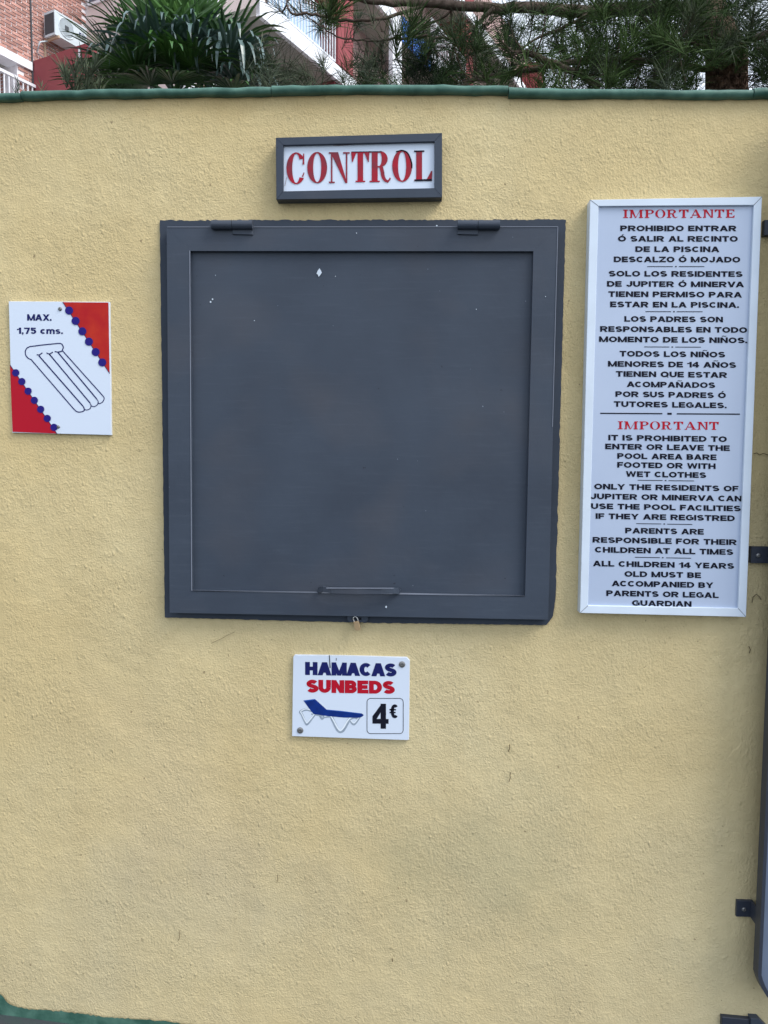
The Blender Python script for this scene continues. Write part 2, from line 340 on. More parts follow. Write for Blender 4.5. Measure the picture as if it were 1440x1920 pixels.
# ------------------------------------------------------------------ flat print on signs
def sans(ch, wf=1.0, wx=.32, wy=.21):
    """heavy wide grotesque capital: polygons in a 1 high box, and its width; wf widens it, wx and wy are pen width and height"""
    P = []; WD = {'I': wx, '.': wx*.85, ',': wx*.85, 'M': 1.25, 'W': 1.5, 'N': 1.02, 'Ñ': 1.02, 'O': 1.12, 'Ó': 1.12, 'Q': 1.12, 'C': 1.02, 'G': 1.08, 'D': 1.04, 'H': 1.02, 'U': 1.0,
          'A': 1.12, 'V': 1.1, 'Y': 1.08, 'X': 1.05, 'R': 1.06, 'L': .84, 'E': .88, 'F': .84, 'J': .86, 'T': .94, 'S': .98, '1': .62, '4': .92, '5': .86, '7': .82, 'c': .8, 's': .76, 'm': 1.22, '€': .9}.get(ch, .96)
    Wd = WD if ch in 'I.,' else max(WD*wf, wx*1.6)
    X = lambda x: wx/2+x*(Wd-wx)
    Y = lambda y: wy/2+y*(1-wy)
    def pen(pts, ax=None, ay=None):
        ax = ax or wx; ay = ay or wy; Q = [(X(x), Y(y)) for x, y in pts]; n = len(Q); L = []; R = []
        for i in range(n):
            p, q = Q[max(i-1, 0)], Q[min(i+1, n-1)]; dx, dy = q[0]-p[0], q[1]-p[1]; l_ = math.hypot(dx, dy) or 1
            nx_, ny_ = -dy/l_*ax/2, dx/l_*ay/2; L.append((Q[i][0]+nx_, Q[i][1]+ny_)); R.append((Q[i][0]-nx_, Q[i][1]-ny_))
        for i in range(n-1): P.append([L[i], L[i+1], R[i+1], R[i]])
    def E(cx, cy, rx, ry, a0, a1, n=16): return [(cx+rx*math.cos(math.radians(a0+(a1-a0)*k/n)), cy+ry*math.sin(math.radians(a0+(a1-a0)*k/n))) for k in range(n+1)]
    def bx(x0, y0, x1, y1): P.append([(x0, y0), (x1, y0), (x1, y1), (x0, y1)])
    def stem(x, y0=0, y1=1): c = X(x); bx(c-wx/2, y0, c+wx/2, y1)
    def bar(x0, x1, y): bx(x0, Y(y)-wy/2, x1, Y(y)+wy/2)
    def dg(x0, y0, x1, y1, k=1.0): w_ = wx*k; P.append([(x0-w_/2, y0), (x0+w_/2, y0), (x1+w_/2, y1), (x1-w_/2, y1)])
    c = {'Ñ': 'N', 'Ó': 'O'}.get(ch, ch); h = wx/2
    if c == 'A': dg(h, 0, Wd/2, 1, 1.06); dg(Wd-h, 0, Wd/2, 1, 1.06); bx(Wd*.25, .2, Wd*.75, .2+wy*.85)
    elif c == 'B': stem(0); pen([(0,1),(.5,1)]+E(.55,.755,.38,.245,90,-90)+[(0,.51)]); pen([(0,.49),(.5,.49)]+E(.55,.245,.45,.245,90,-90)+[(0,0)])
    elif c == 'C': pen(E(.52,.5,.52,.5,42,318,28))
    elif c == 'D': stem(0); pen([(0,1),(.4,1)]+E(.42,.5,.58,.5,90,-90,20)+[(0,0)])
    elif c == 'E': stem(0); bar(0, Wd, 0); bar(0, Wd*.98, 1); bar(0, Wd*.92, .5)
    elif c == 'F': stem(0); bar(0, Wd, 1); bar(0, Wd*.9, .48)
    elif c == 'G': pen(E(.5,.5,.5,.5,40,310,28)); bx(Wd*.55, .5-wy*.45, Wd, .5+wy*.45); bx(Wd-wx*.9, .1, Wd, .5)
    elif c == 'H': stem(0); stem(1); bar(0, Wd, .5)
    elif c == 'I': bx(0, 0, wx, 1)
    elif c == 'J': pen([(1,1.1),(1,.4)]+E(.5,.4,.5,.4,0,-165,14)); P[0] = [(Wd-wx,1),(Wd,1),(Wd,Y(.4)),(Wd-wx,Y(.4))]
    elif c == 'L': stem(0); bar(0, Wd, 0)
    elif c == 'M': stem(0); stem(1); dg(h, 1, Wd/2, 0, .82); dg(Wd-h, 1, Wd/2, 0, .82)
    elif c == 'N': stem(0); stem(1); dg(h, 1, Wd-h, 0, .95)
    elif c == 'O': pen(E(.5,.5,.5,.5,0,360,40))
    elif c == 'Q': pen(E(.5,.5,.5,.5,0,360,40)); P.append([(Wd*.55,.3),(Wd*.7,.36),(Wd,0),(Wd*.86,-.06)])
    elif c in 'PR':
        stem(0); pen([(0,1),(.5,1)]+E(.55,.73,.42,.27,90,-90)+[(0,.46)])
        if c == 'R': P.append([(Wd*.38,.42),(Wd*.38+wx,.46),(Wd,0),(Wd-wx*1.15,0)])
    elif c == 'S': pen(E(.5,.76,.47,.24,25,265,18)+E(.5,.24,.5,.24,85,-155,18))
    elif c == 'T': stem(.5); bar(0, Wd, 1)
    elif c == 'U': bx(0, Y(.4), wx, 1); bx(Wd-wx, Y(.4), Wd, 1); pen(E(.5,.4,.5,.4,180,360,18))
    elif c == 'V': dg(h, 1, Wd/2, 0, 1.06); dg(Wd-h, 1, Wd/2, 0, 1.06)
    elif c == 'W': dg(h, 1, Wd*.28, 0, .9); dg(Wd*.5, 1, Wd*.28, 0, .8); dg(Wd*.5, 1, Wd*.72, 0, .8); dg(Wd-h, 1, Wd*.72, 0, .9)
    elif c == 'X': dg(h, 1, Wd-h, 0, 1.1); dg(Wd-h, 1, h, 0, 1.1)
    elif c == 'Y': dg(h, 1, Wd/2, .42, 1.05); dg(Wd-h, 1, Wd/2, .42, 1.05); stem(.5, 0, .45)
    elif c == 'Z': bar(0, Wd, 1); bar(0, Wd, 0); dg(Wd-wx*.7, 1-wy, wx*.7, wy, 1.1)
    elif c == '1': stem(1); P.append([(Wd-wx,1),(Wd-wx*.3,1),(Wd-wx*.5,.72),(0,.58),(0,.76),(Wd-wx*1.1,.84)])
    elif c == '4': bx(Wd*.84-wx, 0, Wd*.84, 1); bx(0, .2, Wd, .2+wy); P.append([(0,.2+wy*.9),(0,.2+wy*.9+.12),(Wd*.84-wx*.8,1),(Wd*.84-wx*.2,1),(Wd*.84-wx*.8,.72),(wx*.75,.2+wy*.9)])
    elif c == '5': bar(Wd*.14, Wd*.92, 1); bx(Wd*.1, .5, Wd*.1+wx*.8, 1); pen([(.06,.55)]+E(.5,.32,.5,.32,110,-155,20))
    elif c == '7': bar(0, Wd, 1); P.append([(Wd-wx,1-wy),(Wd,1-wy),(Wd*.28+wx*.95,0),(Wd*.28,0)])
    elif c == '.': bx(0, 0, wx*.85, wy*1.1)
    elif c == ',': bx(0, 0, wx*.85, wy*1.1); P.append([(wx*.35,0),(wx*.85,0),(wx*.55,-.16),(wx*.15,-.16)])
    elif c == 'c': pen([(x, y*.72) for x, y in E(.5,.5,.5,.5,40,320,22)])
    elif c == 's': pen([(x, y*.72) for x, y in E(.5,.76,.46,.24,25,265,14)+E(.5,.24,.5,.24,85,-155,14)], None, wy*.85)
    elif c == 'm': bx(0,0,wx*.85,.76); bx(Wd/2-wx*.42,0,Wd/2+wx*.42,.6); bx(Wd-wx*.85,0,Wd,.6); pen([(x, y) for x, y in E(.26,.5,.25,.22,170,0,8)]); pen([(x, y) for x, y in E(.75,.5,.25,.22,180,0,8)])
    elif c == '€': pen(E(.62,.5,.42,.5,48,312,24)); bx(0, .56, Wd*.72, .66); bx(0, .36, Wd*.68, .46)
    if ch == 'Ñ': P.append([(Wd*.2,1.12),(Wd*.42,1.2),(Wd*.42,1.32),(Wd*.2,1.24)]); P.append([(Wd*.42,1.2),(Wd*.6,1.12),(Wd*.6,1.24),(Wd*.42,1.32)]); P.append([(Wd*.6,1.12),(Wd*.8,1.2),(Wd*.8,1.32),(Wd*.6,1.24)])
    if ch == 'Ó': P.append([(Wd*.42,1.05),(Wd*.58,1.05),(Wd*.78,1.25),(Wd*.52,1.25)])
    return P, Wd
def text_line(txt, tr, xl, yl, xr, yr, h, off, m, parent, wf=1.30, wx=.385, wy=.245, gap=.12, label=None):
    """tr maps sign coordinates to photo pixels; text spans xl..xr, centre height yl..yr, cap height h"""
    x = 0; Q = []
    for k, chh in enumerate(txt):
        if chh == ' ': x += .55*wf*.9; continue
        P, wd = sans(chh, wf, wx, wy); Q += [[(x+a, b) for a, b in p] for p in P]; x += wd+(gap*.3 if chh+txt[min(k+1, len(txt)-1)] in ('AV','VA','LT','AT','TA','LY') else gap-.06 if chh+txt[min(k+1, len(txt)-1)] in ('CA','AC','AS','MA','SU') else gap)
    x -= gap
    o = flat([[(xl+(xr-xl)*a/x, yl+(yr-yl)*a/x+h/2-b*h) for a, b in p] for p in Q], tr, off, m, parent, 'text_line')
    if label: o['label'] = label
    return o

def serif(ch, S=.2, hl=.05):
    """polygons of a high-contrast serif capital in a 1 high box; returns (polys, width)"""
    P = []
    R = lambda a,b,c,d: P.append([(a,b),(c,b),(c,d),(a,d)])
    def arc(cx, cy, rxo, ryo, rxi, ryi, a0, a1, dx=0, n=22):
        o = [(cx+rxo*math.cos(math.radians(a0+(a1-a0)*k/n)), cy+ryo*math.sin(math.radians(a0+(a1-a0)*k/n))) for k in range(n+1)]
        i = [(cx+dx+rxi*math.cos(math.radians(a0+(a1-a0)*k/n)), cy+ryi*math.sin(math.radians(a0+(a1-a0)*k/n))) for k in range(n+1)]
        for k in range(n): P.append([o[k], o[k+1], i[k+1], i[k]])
    def ser(x, y0, wd=.10):     # slab serif round stem x..x+S
        s = hl if y0 == 0 else -hl
        R(x-wd, y0 if y0 == 0 else y0+s, x+S+wd, y0+s if y0 == 0 else y0)
    if ch == 'I': R(.1,0,.1+S,1); ser(.1,0); ser(.1,1); return P, .2+S
    if ch == 'O': arc(.38,.5,.38,.52,.38-S,.48,0,360,n=40); return P, .76
    if ch == 'C':
        arc(.38,.5,.38,.52,.38-S,.48,38,322,n=34); P.append([(.62,.62),(.69,.62),(.69,.98),(.65,.98)]); P.append([(.60,.24),(.64,.2),(.70,.36),(.665,.36)]); return P, .7
    if ch == 'L':
        R(.08,0,.08+S,1); ser(.08,0,.08); ser(.08,1,.08); R(.08,0,.68,hl); P.append([(.45,0),(.68,0),(.70,.33),(.655,.33)]); return P, .7
    if ch == 'T':
        x = .37-S/2; R(x,0,x+S,1); ser(x,0,.08); R(.02,1-hl,.72,1); P.append([(.0,1),(.03,.66),(.065,.66),(.2,1-hl)]); P.append([(.74,1),(.54,1-hl),(.675,.66),(.71,.66)]); return P, .74
    if ch == 'N':
        P.append([(.06,1),(.06+S*1.25,1),(.66,0),(.60,0)]); P.append([(.06,1),(.60,0),(.62,0),(.09,.98)]); R(.08,0,.08+hl*1.2,1); R(.62,0,.62+hl*1.2,1)
        R(0,0,.22,hl); R(0,1-hl,.2,1); R(.52,1-hl,.76,1); return P, .76
    if ch in 'RP':
        R(.08,0,.08+S,1); ser(.08,0,.08); R(0,1-hl,.42,1); R(.08,.5-hl/2,.40,.5+hl/2)
        arc(.38,.74 if ch=='P' else .75,.30,.26,.30-S,.21,-90,90,n=16)
        if ch == 'R': P.append([(.36,.5),(.50,.5),(.56,.30),(.42,.30)]); arc(.70,.30,.28,.32,.14,.24,180,272,n=10); P.append([(.70,.06),(.70,-.02),(.80,.10),(.77,.16)]); return P, .8
        return P, .68
    if ch == 'M':
        R(.08,0,.08+hl*1.2,1); P.append([(.06,1),(.06+S*1.2,1),(.50,0),(.43,0)]); P.append([(.80,1),(.84,1),(.49,0),(.45,0)]); R(.78,0,.78+S,1); R(0,0,.2,hl); R(0,1-hl,.2,1); ser(.78,0,.07); R(.76,1-hl,1.05,1); return P, 1.05
    if ch == 'A':
        P.append([(.38,1),(.43,.93),(.11,0),(.06,0)]); P.append([(.34,1),(.48,1),(.80,0),(.80-S*1.15,0)]); R(.2,.28,.56,.28+hl); R(0,0,.18,hl); R(.5,0,.86,hl); return P, .86
    if ch == 'E':
        R(.08,0,.08+S,1); R(0,0,.62,hl*1.1); R(0,1-hl*1.1,.6,1); R(.08,.5-hl/2,.45,.5+hl/2); P.append([(.42,0),(.64,0),(.66,.28),(.62,.28)]); P.append([(.42,1),(.62,1),(.64,.74),(.6,.74)]); P.append([(.38,.5),(.45,.36),(.47,.36),(.47,.64),(.45,.64)]); return P, .66
def flat(polys, tr, off, m, parent, name, step=.00004):
    vs = []; fs = []
    for k, p in enumerate(polys):
        i = len(vs); vs += [W(*tr(x, y), off+step*(k % 7)) for x, y in p]; fs.append(tuple(range(i, i+len(p))))
    return mesh(name, vs, fs, m, parent)
def serif_line(txt, tr, xl, yl, xr, yr, h, off, m, parent, gap=.09, S=.2, hl=.07):
    ws = [serif(c, S, hl) for c in txt]; tot = sum(w_ for _, w_ in ws)+gap*(len(txt)-1); x = 0; polys = []
    for P, wd in ws:
        for p in P: polys.append([(xl+(xr-xl)*(x+a)/tot, yl+(yr-yl)*(x+a)/tot+h/2-b*h) for a, b in p])
        x += wd+gap
    return flat(polys, tr, off, m, parent, 'text_line')
def circ(cx, cy, r, n=20): return [(cx+r*math.cos(2*math.pi*k/n), cy+r*math.sin(2*math.pi*k/n)) for k in range(n)]
def stroke(pts, wd):
    out = []
    for a, b in zip(pts[:-1], pts[1:]):
        dx, dy = b[0]-a[0], b[1]-a[1]; L = math.hypot(dx, dy) or 1; nx_, ny_ = -dy/L*wd/2, dx/L*wd/2; ex, ey = dx/L*wd*.25, dy/L*wd*.25
        out.append([(a[0]+nx_-ex, a[1]+ny_-ey), (b[0]+nx_+ex, b[1]+ny_+ey), (b[0]-nx_+ex, b[1]-ny_+ey), (a[0]-nx_-ex, a[1]-ny_-ey)])
    return out
def smoothpts(c, n=8):
    P = [np.array(p, float) for p in c]; P = [P[0]]+P+[P[-1]]; o = []
    for i in range(1, len(P)-2):
        for k in range(n):
            t = k/n; o.append(tuple(.5*((2*P[i])+(-P[i-1]+P[i+1])*t+(2*P[i-1]-5*P[i]+4*P[i+1]-P[i+2])*t*t+(-P[i-1]+3*P[i]-3*P[i+1]+P[i+2])*t**3)))
    o.append(tuple(P[-2])); return o
def screw(px, py, off, rpx, parent, m=M_screw, name='screw'):
    c = W(px, py, off); r = rpx*.00139; vs = []; fs = []; n = 16
    prof = [(r, 0), (r*.95, .0016), (r*.6, .0028), (r*.42, .003), (r*.36, .0016)]
    for rr, dd in prof: vs += [(c[0]+rr*math.cos(2*math.pi*k/n), c[1]-dd, c[2]+rr*math.sin(2*math.pi*k/n)) for k in range(n)]
    for j in range(len(prof)-1): fs += [(j*n+k, j*n+(k+1) % n, (j+1)*n+(k+1) % n, (j+1)*n+k) for k in range(n)]
    fs.append(tuple((len(prof)-1)*n+k for k in range(n)))
    return mesh(name, vs, fs, m, parent)

# ------------------------------------------------------------------ CONTROL sign
o_ = W(673, 374, .035)
ctl = thing('control_sign', (o_[0], D, o_[2]), 'tilted white CONTROL sign with red serif letters in a grey frame above the hatch', 'sign')
O = [(517,258),(829,249),(829,370),(518,374)]; I = [(531,272),(814.5,265),(814.5,352.5),(531,358.5)]
for k in range(4):
    q = [O[k], O[(k+1) % 4], I[(k+1) % 4], I[k]]
    g = G(); g.slab(q, -.004, .029, .0008); g.out('frame_bar', M_grey, ctl)
g = G(); g.slab([(529,270),(816,263),(816,355),(529,360)], 0, .020); g.out('sign_panel', M_white, ctl)
tr5 = lambda x, y: (490+x/3.892, 230+y/3.892)
LET = [('C',183,315,215,450),('O',335,480,212,443),('N',492,645,215,440),('T',655,790,212,433),('R',790,945,208,433),('O',955,1100,200,433),('L',1115,1248,203,425)]
for ch, a, b, t, u in LET:
    polys, wd = serif(ch, .225, .045)
    if ch in 'OC': t += 6; u -= 6
    f_ = lambda pp: [(a+(b-a)*x/wd, u-(u-t)*y) for x, y in pp]
    o = flat([f_(p) for p in polys], tr5, .0213, M_reddk, ctl, 'letter')
# black worn edging showing at the tops of the last letters
for p_ in ([[(660,210),(880,208),(880,214),(660,216)], [(1115,203),(1190,202),(1190,212),(1115,213)], [(1118,414),(1245,410),(1245,424),(1118,426)]]
     + stroke(smoothpts([(985,212),(1030,203),(1070,225),(1096,290),(1098,330)]), 9)): flat([p_], tr5, .0217, M_black, ctl, 'letter_outline')
M_glue = mat('dried_glue', (.18,.10,.10), .7)
for p_ in (stroke([(185,400),(172,460)], 3), stroke(smoothpts([(165,162),(215,168),(260,160),(300,158)]), 5), stroke(smoothpts([(470,158),(560,166),(700,157),(800,154),(960,150)]), 4)): flat(p_, tr5, .0210, M_glue, ctl, 'dirt_mark')
g = G(); g.tube([W(827, 373, .01), W(826, 378, .01)], .0015, 6); g.out('nail', M_dark, ctl)

# ------------------------------------------------------------------ hatch
o_ = W(670, 1160)
hat = thing('hatch', (o_[0], D, o_[2]), 'square blue grey serving hatch closed with a top hinged metal door', 'hatch')
# painted surround with a ragged outline
ring = []
def edge(a, b, n, amp):
    for k in range(n):
        t = k/n; ring.append((a[0]+(b[0]-a[0])*t+random.uniform(-amp, amp), a[1]+(b[1]-a[1])*t+random.uniform(-amp, amp)*.9))
edge((299.5,413),(1060,411.5),150,1.5); edge((1061,412),(1050,800),50,.6); edge((1050,800),(1042,1120),40,.9); edge((1042,1120),(1037,1156),6,.5); edge((1037,1156),(1024,1173),4,.8); edge((1024,1172),(700,1168),60,.7); edge((700,1168),(309,1158),70,.6); edge((309,1158),(299.5,413),80,.5)
g = G(); g.slab(ring, -.002, .0035); g.out('painted_surround', M_grey2, hat)
LO = [(312.5,425),(1046.5,424.5),(1028,1162),(318,1149)]
LI = [(356.5,470.5),(1000,471),(984.5,1117),(360,1107)]
names = ['top_rail','side_rail','bottom_rail','side_rail']
for k in range(4):
    q = [LO[k], LO[(k+1) % 4], LI[(k+1) % 4], LI[k]]
    g = G(); g.slab(q, .004, .030, .00015); g.out(names[k], M_grey, hat)
# sheet panel, slightly dished
N = 40; vs = []; fs = []
A, B, C_, D_ = [np.array(p) for p in ((354,468),(1002.5,468.5),(987,1120),(358,1110))]
nn = vnoise(N+1, N+1, 13, 21)
for j in range(N+1):
    for i in range(N+1):
        u, v = i/N, j/N; p = (A*(1-u)+B*u)*(1-v)+(D_*(1-u)+C_*u)*v; q = W(p[0], p[1], 0.0165+.0022*nn[i, j]); vs.append(q)
for j in range(N):
    for i in range(N): fs.append((j*(N+1)+i, (j+1)*(N+1)+i, (j+1)*(N+1)+i+1, j*(N+1)+i+1))
mesh('sheet_panel', vs, fs, M_grey, hat, smooth=True)
# bird lime and chips
M_lime = mat('lime_splash', (.55,.62,.70), .8)
def blotch(cx, cy, r, off=.0195, n=11, name='paint_chip', m=M_lime, par=hat):
    g = G(); g.slab([(cx+r*random.uniform(.6, 1.1)*math.cos(2*math.pi*k/n), cy+r*random.uniform(.7, 1.2)*math.sin(2*math.pi*k/n)) for k in range(n)], off-.0005, off); return g.out(name, m, par)
g = G(); g.slab([(593.5,513),(595.5,508),(599,503),(601.5,507),(603.5,511),(601,515),(597.5,519),(596,515)], .019, .0195); g.out('paint_chip', M_lime, hat); 
for x, y, r in [(395,566,1.8),(398.5,561,1.6),(629,518,.9),(404,516,.7),(477,601,.9),(893,580,.8)]: blotch(x, y, r)
for x, y, r in [(668.5,437,1.0),(724,1138,2.0),(819,423,1.5),(1023,556,.9)]: blotch(x, y, r, .0312)
M_edge = mat('lit_edge_paint', (.20,.22,.27), .5)  # paler colour paints in the light caught by door and handle edges
def line(a, b, wpx, off, par=hat, name='lit_edge', m=M_edge):
    g = G(); P = stroke([a, b], wpx)[0]; g.slab(P, off-.0008, off); return g.out(name, m, par)
line((355.7,470),(359.4,1107),1.3,.0312); line((360,1107.6),(984,1117.6),1.2,.0312); line((314,425.5),(1046,425),1.0,.0312); line((1046,426),(1036,800),1.0,.0312)  # light on the door frame's edges, painted as thin pale strips
# hinges
for (x0, x1, xm, y0, y1, side) in [(397,474,436,413,430,1),(858,937,896,413,430,0)]:
    c = W((x0+x1)/2, (y0+y1)/2, .03); g = G()
    hg = None
    P0, P1, Pm = [W(x, (y0+y1)/2, .038) for x in (x0, x1, xm)]
    root_parent = hat
    g.tube([P0, Pm-np.array([.0006,0,0])], .0112, 16); g.tube([Pm+np.array([.0006,0,0]), P1], .0112, 16)
    hg = g.out('hinge', M_grey, hat, smooth=False)
    a, b = ((xm, x1) if side else (x0, xm))
    g = G(); g.slab([(a, 422),(b, 422),(b, 440),(a, 439)], .030, .0345, .0006); g.out('hinge_leaf', M_grey, hg)
# handle : bent flat bar
g = G(); pts = [(597,1107,.031),(600,1104,.038),(606,1104,.048),(622,1107,.058),(670,1108.5,.061),(715,1108.5,.058),(738,1107,.048),(745,1108,.038),(748,1109,.031)]
vs = []; fs = []
for (x, y, of) in pts:
    p = W(x, y, of); vs += [p+np.array([0,-.004,.007]), p+np.array([0,-.004,-.007]), p+np.array([0,.003,-.007]), p+np.array([0,.003,.007])]
for j in range(len(pts)-1): fs += [(j*4+k, j*4+(k+1) % 4, (j+1)*4+(k+1) % 4, (j+1)*4+k) for k in range(4)]
fs += [(0,1,2,3), tuple((len(pts)-1)*4+k for k in range(4))]
hd = mesh('handle', vs, fs, M_grey, hat)
line((612,1102.6),(738,1102.9),1.5,.0655, hd); line((360.5,1107.6),(596,1110.5),1.4,.0312); line((749,1112.3),(984,1117.6),1.4,.0312)  # painted highlight along the handle's top, then light along the lower panel edge
for x, y in ((600,1106),(745,1108)):
    c = W(x, y, .030); g = G(); n = 18
    g.tube([c, c+np.array([0,-.004,0])], .0085, n); g.out('handle_foot', M_grey, hd)
# hasp: plate with a slot
g = G(); g.slab([(651,1150),(690,1150.5),(690,1163),(686,1167),(678,1167),(678,1157),(660,1157),(660,1167),(655,1166),(651,1161)], .010, .0165, .0006)
g.slab([(660,1162.5),(678,1162.5),(678,1167),(660,1167)], .010, .0162, .0006); g.out('hasp', M_grey, hat)
line((660,1157),(678,1157),.1,.0166)
# padlock hanging on the hasp
c = W(668.5, 1173, .022)
pad = thing('padlock', (c[0], c[1], c[2]-.012), 'tiny brass padlock hanging from the hasp under the hatch door', 'padlock')
g = G(); g.slab([(662.5,1166),(672.5,1165),(676,1179.5),(673,1182.5),(667,1182),(664.5,1178)], .017, .027, .0012); g.out('padlock_body', M_brass, pad)
g = G(); g.tube([W(x, y, .022) for x, y in smoothpts([(664.5,1167),(662.5,1160),(664.5,1156.5),(668,1157),(670.5,1161),(671.5,1166)])], .0019, 8); g.out('shackle', M_steel, pad, True)

# ------------------------------------------------------------------ tall bilingual notice board
o_ = W(1242, 1153)
nb = thing('notice_board', (o_[0], D, o_[2]), 'tall white framed notice board with pool rules in Spanish and English', 'sign')
O = [(1106.5,374.5),(1429,368.5),(1399,1157),(1087.5,1149.5)]; I = [(1122.5,386.5),(1413.5,384.5),(1384,1140.5),(1102.5,1135.5)]
for k in range(4):
    q = [O[k], O[(k+1) % 4], I[(k+1) % 4], I[k]]
    g = G(); g.slab(q, -.004, .030, .0012); g.out('frame_bar', M_alu, nb)
for k in range(4):      # mitre joints
    a, b = O[k], I[k]; line(a, b, .9, .0303, nb, 'mitre_joint', mat('joint_dirt', (.20,.22,.25), .8))
g = G(); g.slab([(1120,384),(1416,382),(1387,1143),(1100,1138)], 0, .0235); g.out('sign_panel', M_board, nb)
t1 = lambda x, y: (1070+x/3.892, 350+y/3.892)
t2 = lambda x, y: (1070+x/3.892, 760+y/3.892)
L1 = [('PROHIBIDO ENTRAR',362,1210,304),('Ó SALIR AL RECINTO',345,1220,380),('DE LA PISCINA',472,1085,456),('DESCALZO Ó MOJADO',315,1238,531),
('SOLO LOS RESIDENTES',277,1255,636),('DE JUPITER Ó MINERVA',265,1265,711),('TIENEN PERMISO PARA',275,1250,786),('ESTAR EN LA PISCINA.',288,1228,861),
('LOS PADRES SON',392,1112,967),('RESPONSABLES EN TODO',215,1288,1042),('MOMENTO DE LOS NIÑOS.',207,1288,1117),('TODOS LOS NIÑOS',357,1128,1222),
('MENORES DE 14 AÑOS',272,1208,1297),('TIENEN QUE ESTAR',330,1142,1370),('ACOMPAÑADOS',410,1055,1445),('POR SUS PADRES Ó',327,1133,1518),('TUTORES LEGALES.',315,1138,1591)]
L2 = [('IT IS PROHIBITED TO',275,1140,241),('ENTER OR LEAVE THE',252,1162,306),('POOL AREA BARE',340,1065,374),('FOOTED OR WITH',340,1058,439),('WET CLOTHES',402,990,505),
('ONLY THE RESIDENTS OF',172,1225,600),('JUPITER OR MINERVA CAN',142,1250,672),('USE THE POOL FACILITIES',148,1242,744),('IF THEY ARE REGISTRED',182,1198,816),
('PARENTS ARE',398,972,918),('RESPONSIBLE FOR THEIR',160,1212,990),('CHILDREN AT ALL TIMES',177,1187,1062),('ALL CHILDREN 14 YEARS',163,1193,1163),
('OLD MUST BE',393,952,1235),('ACCOMPANIED BY',300,1042,1306),('PARENTS OR LEGAL',260,1080,1378),('GUARDIAN',448,882,1446)]
def slope1(y): return -.002+.016*(y/1674)
def slope2(y): return .013+.008*(y/1635)
TO = .0240
for s, a, b, y in L1:
    k = slope1(y)*(b-a)/2; text_line(s, t1, a, y-k, b, y+k, 41, TO, M_black, nb)
for s, a, b, y in L2:
    k = slope2(y)*(b-a)/2; text_line(s, t2, a, y-k, b, y+k, 41, TO, M_black, nb)
serif_line('IMPORTANTE', t1, 383, 198, 1197, 196, 60, TO, M_red, nb, .10, .17, .10)
serif_line('IMPORTANT', t2, 345, 145, 1082, 150, 58, TO, M_red, nb, .10, .17, .10)
def sepline(tr, a, b, c, d, mid, y, k, th, dw):
    ya = y; polys = stroke([(a, y-k), (b, y-k*.2)], th)+stroke([(c, y+k*.2), (d, y+k)], th)+[[(mid-dw/2, y-th*.8),(mid+dw/2, y-th*.8),(mid+dw/2, y+th*.8),(mid-dw/2, y+th*.8)]]
    flat(polys, tr, TO, M_black, nb, 'rule_line')
sepline(t1,560,745,790,975,768,583,0,5,12); sepline(t1,547,732,775,962,754,912,.5,5,12); sepline(t1,538,720,765,950,742,1170,1,5,12)
sepline(t1,218,667,777,1233,722,1657,3,9,32); sepline(t2,490,670,715,900,693,549,2.5,5,12); sepline(t2,480,660,705,887,683,866,3,5,12); sepline(t2,470,650,697,878,672,1112,3.5,5,12)

# ------------------------------------------------------------------ airbed sign
o_ = W(112, 814)
ab = thing('airbed_sign', (o_[0], D, o_[2]), 'white sign with red corners, blue dots and an airbed outline, left of the hatch', 'sign')
t6 = lambda x, y: (x/6, 540+y/6)
g = G(); g.slab([t6(*p) for p in ((97,150),(1229,156),(1252,1655),(137,1627))], -.004, .0055, .0007); g.out('sign_plate', M_white, ab)
e = .0059
flat([[(705,159),(1220,163),(1233,962)]], t6, e, M_redor, ab, 'red_corner')
flat([[(112,865),(640,1637),(141,1618)]], t6, e, M_red, ab, 'red_corner')
flat(stroke([(705,159),(1233,962)], 7), t6, e+.0004, M_navy, ab, 'dot_string'); flat(stroke([(112,865),(640,1637)], 7), t6, e+.0004, M_navy, ab, 'dot_string')
for x, y in [(777,253),(850,370),(926,487),(1000,603),(1076,720),(1150,837)]: flat([circ(x, y, 46)], t6, e+.0008, M_dot, ab, 'blue_dot')
for x, y in [(177,953),(245,1052),(316,1160),(386,1263),(457,1364),(531,1467),(607,1567)]: flat([circ(x, y, 41)], t6, e+.0008, M_dot, ab, 'blue_dot')
text_line('MAX.', t6, 305, 330, 580, 332, 72, e, M_navy, ab, 1.0, .31, .24, .07); text_line('1,75 cms.', t6, 190, 480, 708, 482, 70, e, M_navy, ab, .95, .29, .22, .08)
sw = 12; lines = []
lines += stroke(smoothpts([(705,708),(700,700),(712,670),(702,640),(680,624),(640,624)]), sw)+stroke([(640,624),(480,640),(340,658)], sw)+stroke(smoothpts([(340,658),(305,675),(285,710),(290,755),(315,788),(350,805)]), sw)
lines += stroke([(350,805),(820,1350)], sw)+stroke(smoothpts([(820,1350),(860,1388),(905,1395),(945,1380),(945,1350),(930,1325)]), sw)+stroke([(930,1325),(440,765)], 14)
lines += stroke(smoothpts([(415,750),(440,752),(475,730)]), sw)+stroke([(440,752),(450,775)], sw)
lines += stroke([(560,750),(1010,1290)], 14)+stroke(smoothpts([(1010,1290),(1024,1325),(1010,1358),(975,1372),(945,1362)]), 10)+stroke(smoothpts([(525,730),(555,742),(592,722)]), sw)+stroke([(550,738),(562,755)], sw)
lines += stroke([(650,722),(1085,1245)], 14)+stroke(smoothpts([(1085,1245),(1105,1280),(1095,1312),(1060,1334),(1025,1325)]), 10)+stroke(smoothpts([(618,715),(655,720),(705,708)]), sw)
lines += stroke([(705,708),(1150,1205)], sw)+stroke(smoothpts([(1150,1205),(1172,1240),(1155,1280),(1120,1300),(1100,1290)]), 10)
